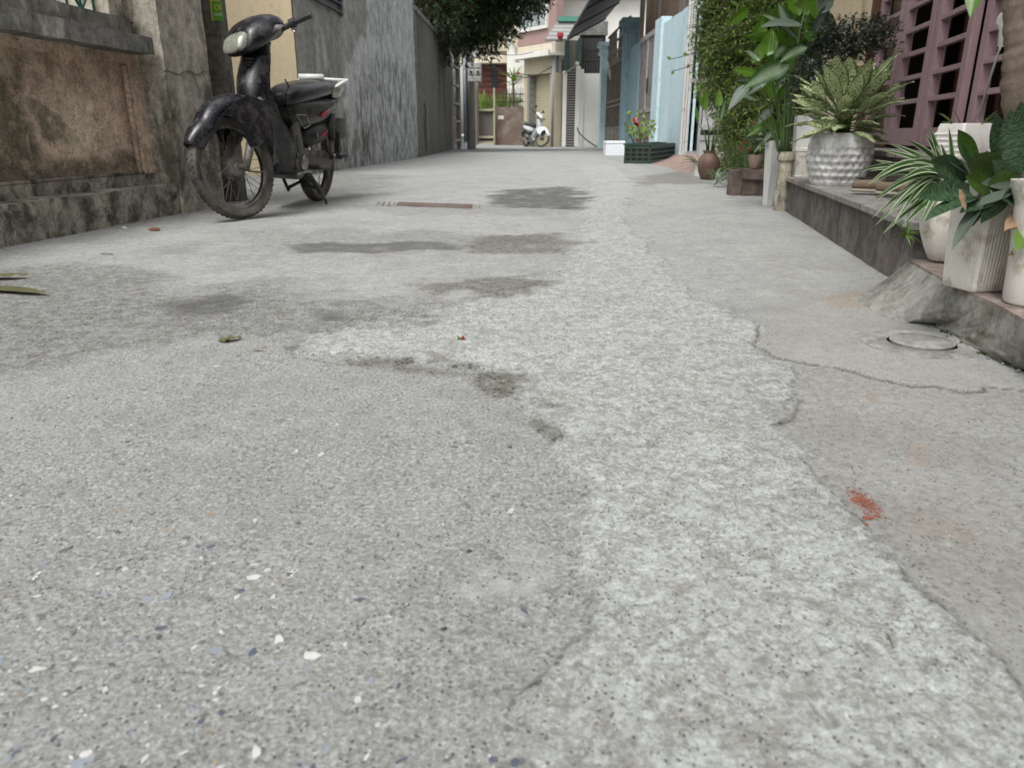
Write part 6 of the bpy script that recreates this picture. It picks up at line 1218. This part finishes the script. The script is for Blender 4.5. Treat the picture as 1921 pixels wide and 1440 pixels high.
# ---------------------------------------------------------------- small things on the ground
cemd = plaster('manhole_cement', (.34,.335,.31), (.27,.265,.24), (.13,.12,.10), 9, .3, bump=.4, streak=1)
q = G(1728,647); mh = thing('manhole_cover', 'round worn cement manhole lid set in a rough ring by the mossy apron', 'manhole cover', (q.x,q.y,.004))
rnd = random.Random(9)
def wob(r_, z, ph, n=60, e=.04, sx=1, sy=1): return [Vector((r_*sx*(1+e*math.sin(2*a+ph)+e*.5*math.sin(5*a+ph*2))*math.cos(a), r_*sy*(1+e*math.sin(2*a+ph)+e*.5*math.sin(5*a+ph*2))*math.sin(a), z)) for a in (2*math.pi*k/n for k in range(n))]
MB().loft([wob(.128,-.01,.5), wob(.126,.001,.5), wob(.115,.0042,.5), wob(.074,.0042,1,e=.01), wob(.0705,.0005,1,e=.008)], cap=False).build('surround', cemd, mh, smooth=50)
MB().loft([wob(.063,-.002,2,e=.012), wob(.066,.004,2,e=.012), wob(.066,.006,2,e=.012), wob(.0645,.0075,2,e=.012), wob(.001,.0075,2)]).build('lid', cemd, mh, smooth=50)
MB().loft([wob(.0715,.0008,1,e=.008), wob(.001,.0008,1)]).build('gap', paint('gap_dirt', (.03,.027,.022)), mh)
# broken crumbs along the foot of the apron, with moss
m = MB(); m2 = MB(); L_ = gp((1690,600),(1750,603),(1790,640),(1850,668),(1921,700)); 
for k in range(260):
    f = rnd.random()*(len(L_)-1); i = int(f); f -= i; x = L_[i][0]*(1-f)+L_[i+1][0]*f+rnd.gauss(0,.010); y = L_[i][1]*(1-f)+L_[i+1][1]*f-abs(rnd.gauss(0,.010)); s_ = rnd.uniform(.002,.007)
    (m if k%3 else m2).cbox((x,y,s_*.4+.004), s_, s_*rnd.uniform(.6,1.3), s_*.8, rot('Z', rnd.random()*3) @ rot('X', rnd.random()))
tag(m.build('rubble', cemd, None), 'crumbled cement along the foot of the sloping apron', 'rubble', None, 'stuff'); tag(m2.build('moss', paint('moss_green', (.05,.065,.02), (.03,.045,.015), 60, .95), None), 'moss in the broken joint below the apron', 'moss', None, 'stuff')
# drain slot with brick red slab and bars
dr_o = G(800,384); dr = thing('drain_cover', 'long drain slot with brick red slab and pale bars across the alley floor', 'drain', (dr_o.x,dr_o.y,GZ(dr_o.x,dr_o.y)-.014))
def quad(name, mat, pts, z0, z1):
    ps = [G(*p)-Vector((dr_o.x,dr_o.y,0)) for p in pts]; n = len(ps); return MB().add([p+Vector((0,0,z1)) for p in ps]+[p+Vector((0,0,z0)) for p in ps], [tuple(range(n))]+[(i,i+n,(i+1)%n+n,(i+1)%n) for i in range(n)]).build(name, mat, dr)
quad('slot', paint('slot_dark', (.028,.025,.022)), ((700,379.5),(905,385),(903,391.5),(697,384.5)), .0, .014)
quad('slab', paint('brick_red_slab', (.12,.065,.052), (.085,.05,.042), 9, .85, dirt=(.15,.135,.12), dsc=14, damt=.7), ((748,379.6),(888,384.0),(885,391.8),(742,385.6)), .0, .020)
for x in (709,719,729,738): quad('bar', cemd, ((x,378.8+(x-700)*.03),(x+4,378.9+(x-700)*.03),(x-1,385+(x-700)*.035),(x-6,384.8+(x-700)*.035)), 0, .021)
for x in (891,899): quad('bar', cemd, ((x,384.4),(x+2.6,384.4),(x-1,391),(x-4,391)), 0, .021)
# stone chips bared in the worn concrete
cm = [paint('chip_slate', (.060,.070,.100), (.13,.14,.16), 90, .5), paint('chip_white', (.56,.56,.53), (.42,.42,.40), 60, .6), paint('chip_blue_grey', (.22,.25,.28), (.28,.30,.32), 60, .5), paint('chip_grey', (.12,.12,.115), (.17,.165,.155), 60, .6), paint('chip_tan', (.34,.25,.14), (.28,.17,.10), 60, .6)]
def chips(n, fn, sizes, wts, name, lab):
    m = MB()
    for _ in range(n):
        x, y = fn(); s_ = sizes(); k = rnd.randint(4,7); el = rnd.uniform(.28,.8); ph = rnd.random()*6.28; ca, sa = math.cos(ph), math.sin(ph); tl = rnd.uniform(-.12,.12)
        pts = []
        for i in range(k):
            a = 2*math.pi*(i+rnd.uniform(-.3,.3))/k; r_ = s_*rnd.uniform(.6,1.1); u, v = r_*math.cos(a), r_*math.sin(a)*el; pts.append((x+u*ca-v*sa, y+u*sa+v*ca, u*tl))
        z = GZ(x,y)-.0002; m.m = rnd.choices(range(5), wts)[0]
        m.add([(a,b,z+.0005+c) for a,b,c in pts]+[(x+(a-x)*1.15,y+(b-y)*1.15,z-.003) for a,b,c in pts], [tuple(range(k))]+[(i,i+k,(i+1)%k+k,(i+1)%k) for i in range(k)])
    m.m = 1; return tag(m.build(name, cm, None), lab, 'stone chips', None, 'stuff')
def f1():
    while 1:
        y = .42+rnd.random()**1.6*1.2; x = rnd.uniform(-.85,.05)*(y+.1)*1.0; w = max(0, 1-(x/(y+.1)+.85)/.95)**.9*(1 if y < .85 else .45)
        if rnd.random() < w: return x, y
chips(1150, f1, lambda: min(.0090, .0015+rnd.expovariate(1/.0016)), (3,3,3.2,2.0,.4), 'stone_chips', 'slate blue and white stone chips bared in the worn concrete at lower left')
def f2(): y = .45+rnd.random()**1.3*2.4; return rnd.uniform(-.75,.75)*y, y
chips(1500, f2, lambda: rnd.uniform(.0006,.0016), (.6,2,1.5,4,.3), 'grit', 'fine grit scattered over the alley concrete')
def f3():
    while 1:
        y = rnd.uniform(1.2,3.2); x = rnd.gauss(-.25*y, .25*y)
        if x < .12*y: return x, y
chips(1700, f3, lambda: rnd.uniform(.0012,.0032), (.3,.5,.3,8,.6), 'dirt_crumbs', 'dark dirt crumbs lying in the damp low part of the alley')
# countable bits: crushed brick, pebbles, leaves, flower, twigs
bk1 = paint('crushed_brick', (.26,.085,.05), (.17,.06,.04), 40, .9, bump=.6)
def rock(name, lab, cat, px, py, s_, mat, group=None, el=1):
    q = G(px,py); m = MB(); rg = []
    for i, (f, z) in enumerate(((.55,0),(1,.25),(.9,.6),(.45,.85))): rg.append([Vector((s_*el*f*math.cos(a)*(1+.22*math.sin(a*3+px+i)), s_*f*math.sin(a)*(1+.2*math.cos(a*2+py)), z*s_*.9)) for a in (2*math.pi*k/9 for k in range(9))])
    o = m.loft(rg).build(name, mat, None); o.location = (q.x,q.y,GZ(q.x,q.y)-.001); return tag(o, lab, cat, group)
for i, (x, y, s_, lab) in enumerate(((1627,974,.0052,'larger dark red brick fragment at the near edge of the crushed brick spill'),(1606,940,.0055,'orange brick fragment in the middle of the crushed brick spill'),(1617,938,.0045,'flat orange brick fragment right in the crushed brick spill'),(1645,970,.0035,'small orange brick fragment right of the crushed brick spill'),(1624,988,.0025,'tiny orange brick crumb nearest the camera by the brick spill'),(1612,928,.003,'small brick crumb at the far edge of the spill'))): rock('brick_fragment', lab, 'brick fragment', x, y, s_, bk1, 'crushed brick on the right slab', 1.3)
m = MB()
for k in range(240):
    a = rnd.gauss(0,1); b_ = rnd.gauss(0,1); q = G(1622+a*14+b_*6, 945+a*6+abs(b_)*0+b_*12); s_ = rnd.uniform(.0005,.0020); m.cbox((q.x,q.y,GZ(q.x,q.y)+s_*.3), s_, s_, s_*.8, rot('Z', rnd.random()*3) @ rot('X', rnd.random()))
tag(m.build('brick_crumbs', bk1, None), 'spill of crushed orange brick crumbs on the right slab', 'crumbs', None, 'stuff')
pbl = paint('dark_pebble', (.035,.034,.03), (.06,.058,.05), 60, .6)
for x, y, s_, lab in ((880,1035,.0034,'dark round pebble on the concrete left of the pale band'),(833,1180,.0032,'dark angular pebble nearer the camera on the left concrete'),(957,841,.003,'dark pebble beside the pale band edge above the others'),(1463,797,.004,'small grey pebble by the curved crack on the right')): rock('pebble', lab, 'pebble', x, y, s_, pbl if y != 797 else cm[3], 'loose pebbles')
rock('brick_fragment', 'brown brick chip lying before the plinth of the left wall', 'brick fragment', 291, 434, .021, paint('brown_brick', (.17,.075,.045), None, 30, .9), None, 1.3); rock('paper_scrap', 'tiny white scrap lying by the foot of the left wall', 'litter', 234, 429, .012, MAT['wht'])
def gleaf(name, lab, cat, a, b, w, mat, z=.004, sag=.1, **kw):
    p = G(*a); q = G(*b); o = thing(name, lab, cat, (p.x,p.y,0)); leaf(o, mat, Vector((p.x,p.y,z)), Vector((q.x,q.y,z*1.6)), w, (p-q).cross(Vector((0,0,1))), name='blade', sag=sag, **kw); return o
gleaf('fallen_leaf', 'curled green leaf lying on the concrete left of the pale band', 'leaf', (410,642), (454,638), .034, LM['olive'], sag=.12, fold=.1, wav=.12)
gleaf('fallen_leaf', 'narrow green leaf at the left edge, the farther of two', 'leaf', (-25,524), (55,522), .07, LM['olive'], z=.008, sag=.03, shape='strap', wav=.05)
gleaf('fallen_leaf', 'broad dry olive leaf at the left edge nearer the camera', 'leaf', (-30,543), (92,556), .075, LM['olive'], z=.006, sag=.03, shape='strap', fold=.1)
gleaf('fallen_leaf', 'thin orange brown leaf beside the curled green leaf', 'leaf', (470,659), (500,658), .008, LM['dry'], sag=.1)
q = G(865,643); ff = thing('fallen_flower', 'tiny red and green flower bud lying on the pale concrete', 'flower', (q.x,q.y,.004))
for k, (dx, dz, mt) in enumerate(((-.009,.012,'vine'),(-.004,.010,'vine'),(.004,.014,'redl'),(.009,.012,'redl'),(.012,.004,'redl'),(-.010,.004,'vine'))): leaf(ff, LM[mt], ff.location, ff.location+Vector((dx,0,dz)), .006, (.3,0,1), 'petal', n=3, k=1)
for a, b, lab in (((1655,1188),(1675,1222),'short dark twig lying on the pale band at lower right'),((1403,706),(1424,720),'thin twig by the broken slab edge'),((190,478),(212,479),'thin twig near the left wall')):
    p = G(*a); r_ = G(*b); o = MB().tube([p+Vector((0,0,.004)), p.lerp(r_,.5)+Vector((.001,.001,.006)), r_+Vector((0,0,.004))], .0007 if a[1] > 600 else .002, 5).build('twig', twig, None); tag(o, lab, 'twig')
